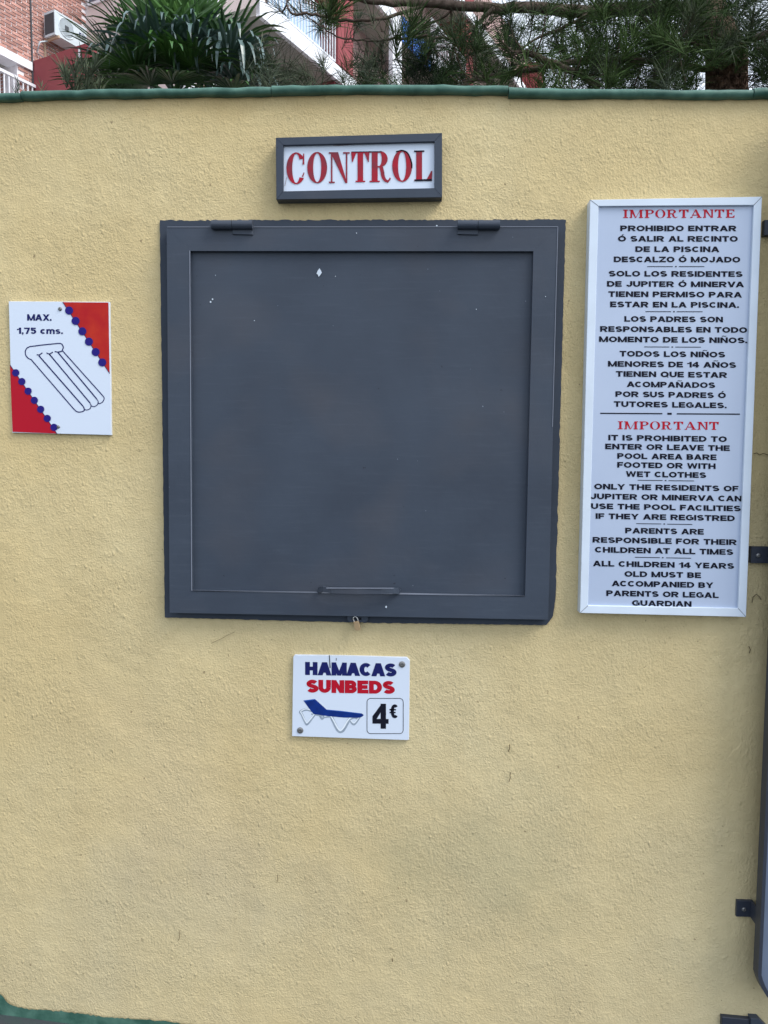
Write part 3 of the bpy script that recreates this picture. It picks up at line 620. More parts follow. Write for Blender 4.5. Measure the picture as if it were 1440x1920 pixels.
flat(lines, t6, e, M_navy, ab, 'airbed_drawing', .00003)
screw(677/6, 540+235/6, .0055, 3.8, ab); screw(658/6, 540+1562/6, .0055, 3.2, ab)

# ------------------------------------------------------------------ sunbed price sign
o_ = W(657, 1386)
hs = thing('sunbed_sign', (o_[0], D, o_[2]), 'small white HAMACAS SUNBEDS price sign with blue lounger below the hatch', 'sign')
t7 = lambda x, y: (530+x/5.538, 1200+y/5.538)
g = G(); g.slab([t7(*p) for p in ((125,156),(700,165),(1290,182),(1320,215),(1312,1037),(1290,1038),(97,1000),(104,600),(110,175))], -.004, .006, .0009); g.out('sign_plate', M_white, hs)
e = .0064
text_line('HAMACAS', t7, 233, 295, 1183, 312, 136, e, M_navy, hs, 1.1, .43, .29, .02); text_line('SUNBEDS', t7, 245, 478, 1165, 493, 134, e, M_red, hs, 1.08, .41, .29, .05)
text_line('4', t7, 932, 790, 1100, 792, 260, e, M_black, hs, .78, .24, .19, 0); text_line('€', t7, 1110, 739, 1203, 741, 145, e, M_black, hs, .85, .27, .19, 0)
def rrect(x0, y0, x1, y1, r, n=6):
    o = []
    for cx, cy, a in ((x1-r,y0+r,-90),(x1-r,y1-r,0),(x0+r,y1-r,90),(x0+r,y0+r,180)):
        o += [(cx+r*math.cos(math.radians(a+90*k/n)), cy+r*math.sin(math.radians(a+90*k/n))) for k in range(n+1)]
    return o+[o[0]]
flat(stroke(rrect(876,606,1252,972,38), 6), t7, e, M_black, hs, 'price_border', .00002)
flat([[(215,628),(335,612),(455,722),(400,772),(325,772),(292,735)], [(455,722),(600,735),(820,762),(843,780),(825,796),(790,808),(640,806),(460,790),(345,772),(400,772)]], t7, e, M_blue, hs, 'lounger_cushion')
legs = stroke(smoothpts([(300,735),(240,722),(185,745),(200,775),(240,862),(265,862),(335,770)]), 26)+stroke(smoothpts([(385,785),(410,818),(435,790)]), 20)
legs += stroke(smoothpts([(430,795),(495,790),(520,830),(575,935),(625,938),(690,830),(735,800),(770,805)]), 34)+stroke(smoothpts([(700,835),(742,875),(800,800)]), 22)+stroke([(300,770),(480,795)], 16)
flat(legs, t7, e-.0002, M_pale, hs, 'lounger_legs', .00002)
M_leghi = mat('white_leg_print', (.70,.76,.82), .45, .2)
hi = stroke(smoothpts([(296,728),(240,716),(190,740),(202,772),(242,850),(262,852),(328,770)]), 10)+stroke(smoothpts([(436,790),(492,784),(526,830),(580,926),(618,928),(684,826),(733,796),(765,800)]), 14)+stroke(smoothpts([(706,832),(742,862),(792,802)]), 8)
flat(hi, t7, e-.00005, M_leghi, hs, 'lounger_legs', .00001)
M_bluehi = mat('light_blue_print', (.012,.07,.34), .5, .15)
flat([[(215,628),(335,612),(342,622),(228,640)], [(455,722),(600,735),(820,762),(800,768),(600,745),(462,732)]], t7, e+.0003, M_bluehi, hs, 'lounger_cushion')
flat([[(480,158),(488,158),(498,290),(488,290)], [(554,188),(560,188),(559,214),(554,214)]], t7, e+.0006, M_black, hs, 'scratch')
screw(530+1240/5.538, 1200+253/5.538, .006, 6.2, hs); screw(530+182/5.538, 1200+938/5.538, .006, 6.2, hs)

# ------------------------------------------------------------------ steel gate at the right edge
pA = W(1430, 1640, .078)
gate = thing('gate', (pA[0]+.4, pA[1], .05), 'dark steel gate with a rounded lower corner hung on lugs against the wall, right edge', 'gate')
xe = pA[0]; y0 = D-.078; y1 = D-.048                       # front and back of the frame
zb = W(1440, 1880, .078)[2]; zc = W(1424, 1832, .078)[2]; xw = 1.05; tw = .0085; zt = 2.47
cut = .040
def corner(x, z, sx, ins):      # rounded chamfer, from the upright into the bottom rail
    o = []
    for k in range(7):
        t = k/6; u = .35*(1-t)**2+.65*(1-t); v_ = .35*t*t+.65*t
        o.append((x+sx*(ins+(cut)*v_*1.0+ .0*u), z+ins*.6+(zc-zb)*u))
    return o
oc = corner(xe, zb, 1, 0); ic = corner(xe, zb, 1, tw)
L_out = [(xe, zt)]+oc; L_in = [(xe+tw, zt-tw)]+ic
R_out = [(xe+xw-(x-xe), z) for x, z in L_out[::-1]]; R_in = [(xe+xw-(x-xe), z) for x, z in L_in[::-1]]
def rail(o, i, name):
    g = G()
    for k in range(len(o)-1):
        q = [o[k], o[k+1], i[k+1], i[k]]
        fr = [(x, y0, z) for x, z in q]; bk = [(x, y1, z) for x, z in q]
        v = fr+bk; g.add(v, [(0,1,2,3),(4,7,6,5),(0,4,5,1),(3,2,6,7)])
    g.out(name, M_dark, gate)
rail(L_out, L_in, 'side_tube'); rail(R_out, R_in, 'side_tube')
rail([L_out[-1], R_out[0]], [L_in[-1], R_in[0]], 'bottom_tube'); rail([R_out[-1], L_out[0]], [R_in[-1], L_in[0]], 'top_tube')
sh = L_in+R_in
g = G(); g.prism([(x, y0+.012, z) for x, z in sh], [(x, y0+.016, z) for x, z in sh]); g.out('infill_sheet', mat('pale_blue_grey_sheet', (.13,.165,.235), .3, .5, var=(.11,.14,.20), vscale=6), gate)
def lug(xl, yt, yb, off=.006, wide=60):
    pa = W(xl, yt, off); pb = W(xl, yb, off); g = G()
    x1_ = xe+.012
    g.prism([(pa[0],D-off,pa[2]),(x1_,D-off,pa[2]),(x1_,D-off,pb[2]),(pa[0],D-off,pb[2])], [(pa[0],D+.004,pa[2]),(x1_,D+.004,pa[2]),(x1_,D+.004,pb[2]),(pa[0],D+.004,pb[2])], .001)
    g.box((x1_-.006, D-.04, pb[2]), (x1_, D-off-.0002, pa[2]))
    b = g.out('mounting_lug', M_dark, gate)
    screw(xl+13, (yt+yb)/2+1, off, 4.2, b, M_screw, 'bolt')
lug(1382, 1689, 1719); lug(1409, 1025, 1056, .012); lug(1434, 412, 441, .012)
# low steel stop at the foot of the wall
a = W(1355, 1905, .012); fb = thing('steel_bracket', (a[0]+.05, D-.03, -.2), 'dark steel floor bracket at the foot of the wall, bottom right corner', 'bracket')
g = G(); g.slab([(1354,1907),(1406,1912),(1406,2050),(1350,2050)], -.004, .010, .0015); g.out('bracket_box', M_dark, fb)
g = G(); g.slab([(1408,1910),(1424,1911),(1444,1932),(1452,2050),(1408,2050)], -.004, .016, .0015); g.out('bracket_side', M_grey, fb)

# ------------------------------------------------------------------ building behind the wall
VPd = ray(1480, 856); dh = np.array([VPd[0], VPd[1]]); dh /= np.linalg.norm(dh); nh = np.array([dh[1], -dh[0]]); DF = 14.4
def BP(u, v, z): return np.array([dh[0]*u+nh[0]*(v-DF), dh[1]*u+nh[1]*(v-DF), z])
def onV(px, py, v):        # u, z where the pixel's ray meets the facade plane v
    d = ray(px, py); dn = d[0]*nh[0]+d[1]*nh[1]; t = (v-DF)/dn; return (d[0]*dh[0]+d[1]*dh[1])*t, CAMZ+d[2]*t
def onU(px, py, u):        # v, z where it meets a cross wall u
    d = ray(px, py); t = u/(d[0]*dh[0]+d[1]*dh[1]); return DF+(d[0]*nh[0]+d[1]*nh[1])*t, CAMZ+d[2]*t
class BG(G):
    def bbox(s, u0, u1, v0, v1, z0, z1):
        c = [BP(u, v, z) for z in (z0, z1) for u, v in ((u0,v0),(u1,v0),(u1,v1),(u0,v1))]
        return s.add(c, [(0,1,2,3),(4,7,6,5),(0,4,5,1),(1,5,6,2),(2,6,7,3),(3,7,4,0)])
M_mortar = mat('mortar', (.84,.80,.82), .9)
M_brick = mat('brick', (.40,.20,.165), .85, .2, var=(.52,.30,.25), vscale=3)
n = M_brick.node_tree.nodes; l = M_brick.node_tree.links
oi = n.new('ShaderNodeObjectInfo'); hs_ = n.new('ShaderNodeHueSaturation'); mr = n.new('ShaderNodeMapRange'); mr.inputs['To Min'].default_value = .75; mr.inputs['To Max'].default_value = 1.3
l.new(oi.outputs['Random'], mr.inputs['Value']); l.new(mr.outputs[0], hs_.inputs['Value']); bs = n['Principled BSDF'].inputs['Base Color']; l.new(bs.links[0].from_socket, hs_.inputs['Color']); l.new(hs_.outputs[0], bs)
M_cream = mat('cream_render', (.70,.60,.58), .85, .2, var=(.74,.64,.60), vscale=1.5, bump=.2)
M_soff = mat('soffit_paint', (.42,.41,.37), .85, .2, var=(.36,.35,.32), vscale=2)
M_whp = mat('white_wall_paint', (.84,.85,.88), .7, .3, var=(.78,.80,.84), vscale=2)
M_maroon = mat('maroon_render', (.30,.075,.08), .8, .25, var=(.26,.06,.07), vscale=2)
M_rail = mat('white_railing', (.78,.80,.84), .4, .4)
M_glass = mat('window_glass', (.10,.13,.17), .08, .8)
M_ac = mat('ac_casing', (.62,.70,.74), .45, .4, var=(.55,.62,.66), vscale=5)
M_acd = mat('ac_dark', (.06,.07,.08), .5, .4)
M_blue2 = mat('blue_awning', (.05,.13,.45), .8, .2, var=(.07,.2,.6), vscale=4)
u0_, z0_ = onV(60, 115, 0); UJ = u0_                          # the joint where the maroon parapet meets the facade
U163, _ = onV(163, 60, 0)
bl = thing('apartment_building', BP(12, -3, 0), 'apartment building of brick, cream and maroon with balconies rising behind the wall', 'building')
ub0, _ = onV(-60, 60, 0)
zband = onV(0, 88, 0)[1]; zband2 = onV(0, 104, 0)[1]
Up, _ = onV(33, 125, 0)
# brick backing
g = BG(); g.bbox(-6, U163, -.4, -.012, zband, 16); g.bbox(Up, U163, -1.6, -.013, 0, zband-.001); g.bbox(-6, Up-.001, -1.9, -1.6, 0, zband-.002); g.out('mortar_wall', M_mortar, bl)
g = BG(); g.bbox(-6, U163+6, -9, -1.91, 0, 16); g.out('building_core', M_cream, bl)
# bricks, one by one where the photograph lets them be seen
bw, bh, jt = .236, .052, .0205
bm = BG(); bm.bbox(-bw/2, bw/2, -.006, .006, -bh/2, bh/2)
cen = BP(0, 0, 0)
bme = bpy.data.meshes.new('brick'); bme.from_pydata([tuple(np.array(v)-cen) for v in bm.v], [], bm.f); bme.materials.append(M_brick)
ztop = onV(0, -6, 0)[1]; zb_ = onV(100, 168, 0)[1]
cnt = 0; rest = BG(); row = 0; z = zb_-1.0
rl = np.array(bl.location)
while z < 16:
    uu = -2.0+(row % 2)*bw/2
    while uu+bw/2 < U163-.005:
        if z-bh/2 > zband or uu-bw/2 > Up-.02:
            # project roughly to see whether the brick is in the picture
            P = BP(uu, 0, z)-CAMP; q = RM.T @ P; px = 720+F*q[0]/q[2]; py = 960+F*q[1]/q[2]
            j_ = random.uniform(-.002, .002)
            vis = q[2] > 0 and -8 < px < 170 and -5 < py < 158 and not (px > 70 and py > 120)
            if abs(uu-UJ) < bw/2+.03 and True: pass
            if vis and cnt < 299:
                o = bpy.data.objects.new('brick', bme); COL.objects.link(o); o.parent = bl; o.location = Vector(list(BP(uu, j_, z)-rl)); cnt += 1
            else: rest.bbox(uu-bw/2, uu+bw/2, -.006+j_, .006+j_, z-bh/2, z+bh/2)
        uu += bw+jt
    z += bh+jt; row += 1
rest.out('brick_courses', M_brick, bl, kind='stuff')
# shaded return of the loggia pillar, band, window, railing
g = BG(); g.bbox(-6, UJ-.03, -.3, .05, zband2, zband); g.out('fascia_band', M_whp, bl)
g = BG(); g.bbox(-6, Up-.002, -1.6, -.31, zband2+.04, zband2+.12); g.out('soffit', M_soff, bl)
g = BG(); k_ = 0
zz_ = zband2-2.6
while zz_ < zband2-.1:
    g.bbox(Up-.012, Up-.002, -1.55, -.45+.0, zz_, zz_+bh); zz_ += bh+jt
g.out('return_bricks', M_brick, bl, kind='stuff')
uw0, _ = onV(-40, 120, -1.6); uw1, _ = onV(9, 120, -1.6)
wf = BG(); wf.bbox(uw0, uw1, -1.6, -1.52, zband2-1.6, zband2-.25); wfo = wf.out('window_frame', M_rail, bl)
g = BG(); g.bbox(uw0+.08, uw1-.08, -1.519, -1.51, zband2-1.5, zband2-.33); g.out('pane', M_glass, wfo)
zr = onV(0, 128, .06)[1]
ur1, _ = onV(70, 150, .06)
g = BG(); g.bbox(-2, ur1, .03, .09, zr-.06, zr); g.out('railing_top', M_rail, bl)
uu = ur1-.02
for k in range(26):
    g = BG(); g.bbox(uu-.012, uu+.012, .048, .072, zr-1.0, zr-.061); g.out('baluster', M_rail, bl); uu -= .11
g = BG(); g.bbox(UJ-.025, UJ+.005, -.004, .03, 2, 16); g.out('drain_pipe', M_acd, bl)
# maroon parapet
vm, _ = onU(170, 100, UJ)
g = BG(); g.bbox(UJ+.006, UJ+.16, 0.031, vm, 0, z0_); g.out('maroon_parapet', M_maroon, bl)
g = BG(); g.bbox(UJ+.0, UJ+.0055, vm-.35, vm-.3, z0_-.25, z0_-.06); g.out('wall_hook', M_rail, bl)
# cream cross wall
v1, _ = onU(350, 60, U163)
g = BG(); g.bbox(U163+.001, U163+3, -1.9, v1, 0, 16); g.out('cream_wall', M_cream, bl)
vw0, zw0 = onU(167, 14, U163); vw1, _ = onU(216, 14, U163)
g = BG(); g.bbox(U163-.05, U163-.0005, vw0, vw1, zw0, zw0+1.3); wo = g.out('window_frame', M_rail, bl)
g = BG(); g.bbox(U163-.056, U163-.051, vw0+.06, vw1-.06, zw0+.06, zw0+1.24); g.out('pane', M_glass, wo)
# second facade with white bands and brick
ua = U163; ub = onV(363, 40, v1)[0]; uc = onV(392, 40, v1)[0]; ud = onV(413, 40, v1)[0]
g = BG(); g.bbox(ua, ub, v1-.3, v1+.03, 0, 16); g.out('white_pilaster', M_whp, bl)
g = BG(); g.bbox(ub+.001, uc, v1-.3, v1-.01, 0, 16); g.out('mortar_wall', M_mortar, bl)
g = BG(); zz_ = onV(380, 170, v1)[1]
while zz_ < 14:
    off_ = random.choice((0, .12)); uu = ub+.002
    while uu < uc-.02: e_ = min(uc-.001, uu+.238-off_); g.bbox(uu, e_, v1-.0099, v1+.003, zz_, zz_+bh); uu = e_+jt; off_ = 0
    zz_ += bh+jt
g.out('brick_courses', M_brick, bl, kind='stuff')
g = BG(); g.bbox(uc+.001, ud, v1-.3, v1+.03, 0, 16); g.out('white_pilaster', M_whp, bl)
# balcony bay
v2 = onU(487, 31, ud)[0]; zs = onU(440, 45, ud)[1]
ue, zf = onV(512, 48, v2); zf = .5*(zf+onV(638, 152, v2)[1])
g = BG(); g.bbox(ud+.002, ud+.2, v1-.3, v2-.002, zf+.02, zf+2.7); g.out('cream_wall', M_cream, bl)
FL = 2.85; UEND = onV(1060, 100, v2)[0]
M_pinkw = mat('rose_render', (.52,.36,.34), .85, .2)
g = BG(); g.bbox(ud+.2, UEND, v1-.3, v1, 0, 20); g.out('balcony_back_wall', M_pinkw, bl)
# soffits, fascias, rails for three floors
rail0 = onV(548, 60, v2)[0]; rail1 = onV(632, 80, v2)[0]
for fl in (-1, 0, 1, 2):
    zz0 = zf+fl*FL
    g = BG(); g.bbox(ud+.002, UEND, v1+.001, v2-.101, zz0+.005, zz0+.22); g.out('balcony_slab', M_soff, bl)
    g = BG(); g.bbox(ud+.002, UEND, v2-.1, v2, zz0-.02, zz0+.34); g.out('fascia', M_whp, bl)
per = onV(878, 40, v2)[0]-rail1
for k in range(0, 4):
    up0 = rail1+.02+per*k/1.0
    g = BG(); g.bbox(up0, up0+.75, v1+.002, v2-.102, 0, 19); g.out('party_wall', M_maroon, bl)
    g = BG(); g.bbox(up0, up0+.75, v2-.0995, v2+.02, zf+.36, zf+FL-.03); g.out('maroon_pillar', M_maroon, bl)
    # railing left of the pillar
    a0 = max(ud+.4, up0-3.0); zr0 = zf+.34
    for fl in (0, 1):
        z_ = zr0+fl*FL
        g = BG(); g.bbox(a0, up0-.03, v2-.07, v2-.03, z_+1.0, z_+1.05); g.out('railing_top', M_rail, bl)
        g = BG(); g.bbox(a0, up0-.03, v2-.065, v2-.035, z_+.06, z_+.1); g.out('railing_bottom', M_rail, bl)
        uu = a0+.02
        while uu < up0-.02 and k < 2:
            g = BG(); g.bbox(uu-.013, uu+.013, v2-.063, v2-.037, z_+.1005, z_+.9995); g.out('baluster', M_rail, bl); uu += .125
# pale blue privacy screen behind the rail and a blue awning further along
M_cyan = mat('pale_blue_screen', (.42,.56,.72), .6, .3)
g = BG(); g.bbox(ud+.5, rail0+1.4, v2-.16, v2-.14, zf+.36, zf+1.25); g.out('privacy_screen', M_cyan, bl)
g = BG(); ba, bb = onV(752, 70, v2)[0], onV(806, 70, v2)[0]; zz1 = onV(780, 62, v2)[1]; zz2 = onV(780, 108, v2)[1]; g.bbox(ba, bb, v2+.021, v2+.05, zz2, zz1); g.out('awning', M_blue2, bl)
g = BG(); ca, cb = onV(735, 60, v2)[0], onV(752, 70, v2)[0]; g.bbox(ca, cb, v2-.098, v2+.03, zf+.36, zf+FL-.03); g.out('white_pillar', M_whp, bl)
# paler block closing the view further right
# ------------------------------------------------------------------ air conditioner
ua0 = onV(103, 60, .42)[0]; 
zt_ = onV(103, 18, .42)[1]; zbt = onV(103, 64, .42)[1]; ua1 = onV(162, 60, .42)[0]
ac = thing('air_conditioner', BP((ua0+ua1)/2, .2, zbt), 'white air conditioning unit bracketed to the brick facade above the maroon parapet', 'air conditioner')
g = BG(); g.bbox(ua0, ua1, .1, .42, zbt, zt_); g.out('casing', M_ac, ac)
hgt = zt_-zbt; wid = ua1-ua0
g = BG(); g.bbox(ua0-.006, ua0-.0005, .12, .40, zbt+.05, zt_-.05); g.out('side_grille', M_acd, ac)
cu, cz = ua0+wid*.36, (zbt+zt_)/2; R0 = hgt*.43
vs = []; fs = []; n_ = 32
for r_, v_ in ((R0, .4205), (R0*.93, .436), (R0*.86, .43), (R0*.86, .4215)): vs += [BP(cu+r_*math.cos(2*math.pi*k/n_), v_, cz+r_*math.sin(2*math.pi*k/n_)) for k in range(n_)]
for j in range(3): fs += [(j*n_+k, j*n_+(k+1) % n_, (j+1)*n_+(k+1) % n_, (j+1)*n_+k) for k in range(n_)]
mesh('fan_ring', vs, fs, M_ac, ac)
vs = [BP(cu+R0*.85*math.cos(2*math.pi*k/n_), .4212, cz+R0*.85*math.sin(2*math.pi*k/n_)) for k in range(n_)]
mesh('fan_opening', vs, [tuple(range(n_))], mat('fan_shadow_grey', (.22,.26,.29), .7), ac)
g = BG()
for k in range(-6, 7):
    x_ = k*R0*.13; hh = math.sqrt(max(0, (R0*.86)**2-x_**2)); g.bbox(cu+x_-.006, cu+x_+.006, .424, .43, cz-hh, cz+hh)
g.out('fan_grille', M_ac, ac)
g = BG(); g.bbox(cu-.05, cu+.05, .4301, .436, cz-.05, cz+.05); g.out('fan_hub', M_acd, ac)
# maker's small blue mark: plain strokes
g = BG()
for a_, b_, c_, d_ in ((.76,.84,.62,.67),(.76,.79,.48,.67),(.82,.92,.46,.51),(.87,.90,.50,.70),(.93,.96,.48,.66)): g.bbox(ua0+wid*a_, ua0+wid*b_, .4203, .422, zbt+hgt*c_, zbt+hgt*d_)
g.out('logo_mark', M_navy, ac)
g = BG(); g.bbox(ua0+.05, ua0+.09, .0, .46, zbt-.05, zbt-.001); g.bbox(ua1-.1, ua1-.06, .0, .46, zbt-.05, zbt-.001); g.bbox(ua0+.05, ua0+.09, 0, .03, zbt-.4, zbt-.051); g.out('wall_bracket', mat('rusty_cream_steel', (.5,.38,.27), .7), ac)
g = G(); g.tube([BP(ua0+.1,.12,zbt-.02), BP(ua0-.1,.08,zbt-.12), BP(ua0-.16,.05,zbt-.35), BP(ua0+.1,.05,zbt-.42)], .016, 8); g.out('coolant_pipe', M_ac, ac, True)

# ------------------------------------------------------------------ plants
M_palm = mat('palm_leaf', (.022,.066,.020), .42, .35, var=(.085,.19,.045), vscale=3, island=.35)
M_palm2 = mat('palm_leaf_bluish', (.05,.095,.085), .34, .6, var=(.11,.165,.155), vscale=5, island=.3)
M_fibre = mat('palm_fibre', (.09,.055,.03), .95, .1, var=(.05,.03,.02), vscale=20, bump=1, bscale=60, bdist=.01)
def frond(base, pdir, plen, R0, droop, kink, m, parent, nseg=26, span=125):
    p = np.array(pdir, float); p /= np.linalg.norm(p); z = np.array([0,0,1.])
    s = np.cross(p, z); s /= (np.linalg.norm(s)+1e-6); nrm = np.cross(s, p)
    g = G(); hub = np.array(base)+p*plen+np.array([0,0,-.12*plen**2])
    g.tube([base, np.array(base)+p*plen*.5+np.array([0,0,-.02*plen]), hub], [.012,.009,.006], 6)
    for k in range(nseg):
        ph = math.radians(-span+2*span*k/(nseg-1)+random.uniform(-2, 2)); L = R0*(1-.25*(abs(ph)/math.radians(span))**2)*random.uniform(.9, 1.06)
        d = p*math.cos(ph)+s*math.sin(ph)+nrm*.18*(abs(math.sin(ph)))
        d /= np.linalg.norm(d); side = np.cross(d, nrm); side /= np.linalg.norm(side)
        stn = 7; pts = []; cur = hub.copy(); dirv = d.copy(); step = L/stn; kk = kink*random.choice((.15, .7, 1.1, 1.6)); kt = random.uniform(.42, .88)
        for i in range(stn+1):
            pts.append(cur.copy()); t = (i+1)/stn
            dirv = dirv+np.array([0,0,-1])*droop*t*.25+(np.array([0,0,-1])*kk if t > kt else 0); dirv /= np.linalg.norm(dirv); cur = cur+dirv*step
        wv = [.005,.014,.020,.022,.021,.017,.011,.0015]
        vs = []; fs = []
        for i, q in enumerate(pts):
            wd = wv[i]*R0/.6; fold = nrm*wd*.35
            vs += [q-side*wd+fold, q, q+side*wd+fold]
        for i in range(stn): fs += [(i*3, i*3+1, i*3+4, i*3+3), (i*3+1, i*3+2, i*3+5, i*3+4)]
        g.add(vs, fs)
    return g.out('frond', m, parent, smooth=False)
pc = DEP(330, 185, 6.6)
palm = thing('fan_palm', (pc[0], pc[1], 0), 'dark green fan palm with drooping leaf tips behind the wall, left of centre', 'palm tree')
g = G(); g.tube([(pc[0]+.03*math.sin(i), pc[1], pc[2]*i/8) for i in range(9)], [.16,.15,.14,.13,.13,.14,.15,.16,.15], 14); g.out('trunk', M_fibre, palm, True)
base = np.array(pc)
FR = [  # screen-ish direction (right, up, towards viewer), petiole, radius, droop, kink, material
 ((-.05,1,.15),.55,.72,.05,.0,0),((.30,.95,.1),.5,.74,.05,.0,0),((.12,.98,.45),.5,.66,.05,.0,0),((-.2,.9,.5),.45,.6,.1,.0,0),((-.35,.9,.0),.50,.70,.1,.05,0),((.65,.75,.25),.45,.60,.3,.5,1),((-.7,.72,.2),.50,.60,.2,.25,0),
 ((.15,.55,.8),.42,.58,.4,1.3,1),((-.35,.5,.8),.45,.58,.4,1.0,1),((.55,.5,.65),.48,.58,.4,1.5,1),((-.8,.35,.5),.5,.55,.4,.6,1),((.9,.45,.3),.55,.62,.4,1.2,1),
 ((.98,.2,.1),.6,.62,.4,.6,1),((-.95,.2,.2),.5,.58,.5,.5,0),((.1,.2,.95),.45,.55,.5,.8,0),((-.4,.1,.9),.45,.55,.5,.5,0),((.6,.15,.8),.45,.55,.5,.8,0),
 ((.2,.9,-.5),.5,.7,.1,0,0),((-.3,.8,-.6),.5,.7,.1,0,0),((.7,.5,-.6),.55,.65,.3,.3,0),((-.75,.45,-.5),.5,.62,.3,.2,0),((1.0,-.05,.3),.55,.5,.6,.4,0),((-.3,-.1,.9),.35,.5,.5,.3,0),((.3,-.1,.9),.4,.5,.5,.3,0),
 ((-.9,0,.4),.4,.5,.5,.3,0),((.0,.4,.9),.3,.5,.4,.9,0),((.45,.85,.45),.38,.55,.2,.6,0),((-.5,.75,.5),.4,.55,.2,.3,0),((.85,.62,.1),.62,.66,.1,.2,0),((.95,.42,.5),.62,.6,.3,1.0,1),((-.9,.6,.1),.55,.62,.1,.1,0),((.5,1.0,.05),.5,.68,.05,.05,0),((1.0,.25,-.2),.7,.6,.2,.3,0)]
for (a, b, c), pl, R0, dr, kk, mi in FR:
    if b < .25 and mi == 0: kk *= .2; dr *= .6
    frond(base+np.array([random.uniform(-.05,.05), random.uniform(-.05,.05), random.uniform(-.05,.05)]), (a, -c, b), pl*.95, R0*.9, dr, kk, (M_palm, M_palm2)[mi], palm)

# pine
M_need = mat('pine_needles', (.008,.018,.009), .65, .12, var=(.060,.105,.030), vscale=1.6, island=.5)
M_need2 = mat('pine_needles_grey', (.022,.035,.024), .65, .12, var=(.09,.11,.065), vscale=2.5, island=.5)
M_bark = mat('pine_bark', (.06,.045,.036), .9, .1, var=(.12,.09,.075), vscale=30, bump=1, bscale=60, bdist=.006)
M_bark2 = mat('shaggy_bark', (.075,.045,.035), .95, .08, var=(.20,.14,.105), vscale=38, bump=1, bscale=70, bdist=.02)
class Needles:
    def __init__(s): s.V = []; s.F = []; s.n = 0
    def tuft(s, c, ax, L, n, wd, spread, back=.12, droop=.15):
        ax = np.array(ax, float); ax /= np.linalg.norm(ax)
        a = np.cross(ax, [.3,.2,.9]); a /= np.linalg.norm(a); b = np.cross(ax, a)
        th = rng.random(n)*2*np.pi; ph = np.sqrt(rng.random(n))*spread+.08
        d = ax[None]*np.cos(ph)[:,None]+(a[None]*np.cos(th)[:,None]+b[None]*np.sin(th)[:,None])*np.sin(ph)[:,None]
        st_ = np.array(c)[None]-ax[None]*(rng.random(n)*back)[:,None]
        LL = L*rng.uniform(.65, 1.05, n)
        sd = np.cross(d, rng.normal(size=(n,3))); sd /= np.linalg.norm(sd, axis=1)[:,None]
        m_ = st_+d*(LL*.5)[:,None]; m_[:,2] -= droop*LL*.06; e_ = st_+d*LL[:,None]; e_[:,2] -= droop*LL*.5
        W_ = wd*rng.uniform(.7, 1.2, n)[:,None]/2
        vs = np.stack([st_-sd*W_, st_+sd*W_, m_-sd*W_, m_+sd*W_, e_], 1).reshape(-1, 3)
        i = s.n+np.arange(n)*5
        s.V.append(vs); s.F += [(k, k+1, k+3, k+2) for k in i.tolist()]+[(k+2, k+3, k+4) for k in i.tolist()]; s.n += 5*n
    def out(s, name, m, parent): return mesh(name, np.concatenate(s.V), s.F, m, parent, kind='stuff')
tb = DEP(1368, 150, 4.45)
pine = thing('pine_tree', (tb[0], tb[1], 0), 'long needled pine tree with brown limbs spreading behind the wall, centre to right', 'pine tree')
g = G(); g.tube([(tb[0]+.25, tb[1]+.1, 0),(tb[0]+.15, tb[1]+.05, 1.2),(tb[0]+.04, tb[1], 2.4),tuple(DEP(1362,105,4.5)),tuple(DEP(1330,20,4.65)),tuple(DEP(1310,-160,4.8)),tuple(DEP(1330,-420,4.9))], [.17,.15,.125,.11,.09,.07,.04], 14); g.out('trunk', M_bark2, pine, True)
BR = [ # (px,py,depth) polylines, start radius, end radius
 ([(1330,20,4.7),(1230,15,4.7),(1100,22,4.6),(1000,14,4.5),(900,14,4.4),(800,6,4.3),(700,2,4.2),(640,-8,4.2)], .05, .016),
 ([(800,8,4.3),(760,22,4.25),(700,36,4.2),(650,38,4.2),(600,30,4.15),(570,24,4.1),(548,26,4.1),(538,8,4.1),(550,-20,4.1)], .012, .005),
 ([(925,16,4.4),(895,45,4.4),(862,76,4.4)], .016, .010),
 ([(862,76,4.4),(800,66,4.35),(740,74,4.3),(690,76,4.3),(640,72,4.2),(600,48,4.2),(570,28,4.2)], .009, .003),
 ([(860,10,4.4),(815,40,4.4),(770,60,4.35),(720,74,4.35)], .010,.004),
 ([(1385,140,4.6),(1250,118,4.4),(1150,112,4.3),(1060,120,4.2),(990,132,4.2),(930,142,4.2),(880,152,4.2)], .022, .014),
 ([(985,96,4.1),(1040,120,4.15),(1090,140,4.2),(1120,160,4.3)], .018, .024),
 ([(1330,60,4.7),(1290,86,4.6),(1270,78,4.5),(1240,50,4.4)], .012, .005),
 ([(1385,120,4.6),(1340,96,4.4),(1300,80,4.3),(1270,74,4.2)], .014, .006),
 ([(1110,22,4.6),(1060,50,4.5),(1010,70,4.5),(960,100,4.4)], .014, .006),
 ([(1330,-60,4.75),(1200,-90,4.7),(1000,-110,4.6),(800,-100,4.5)], .04, .012),
 ([(1330,-60,4.75),(1450,-100,4.7),(1600,-60,4.6)], .04, .012), ([(1372,90,4.6),(1450,60,4.5),(1560,40,4.4)], .03, .01),
]
BPTS = []
for pl, r0, r1 in BR:
    P = [tuple(DEP(x, y, d)) for x, y, d in pl]; P = smoothpts(P, 5); n_ = len(P)
    P = [np.array(p)+np.random.default_rng(int(abs(p[0])*1e4)).normal(size=3)*.003 for p in P]
    g = G(); g.tube(P, [(r0+(r1-r0)*i/(n_-1))*.82 for i in range(n_)], 8); g.out('branch', M_bark, pine, True)
    BPTS += [np.array(p) for p in P]
BA = np.array(BPTS)
ndl = Needles(); ndl2 = Needles(); twigs = G()
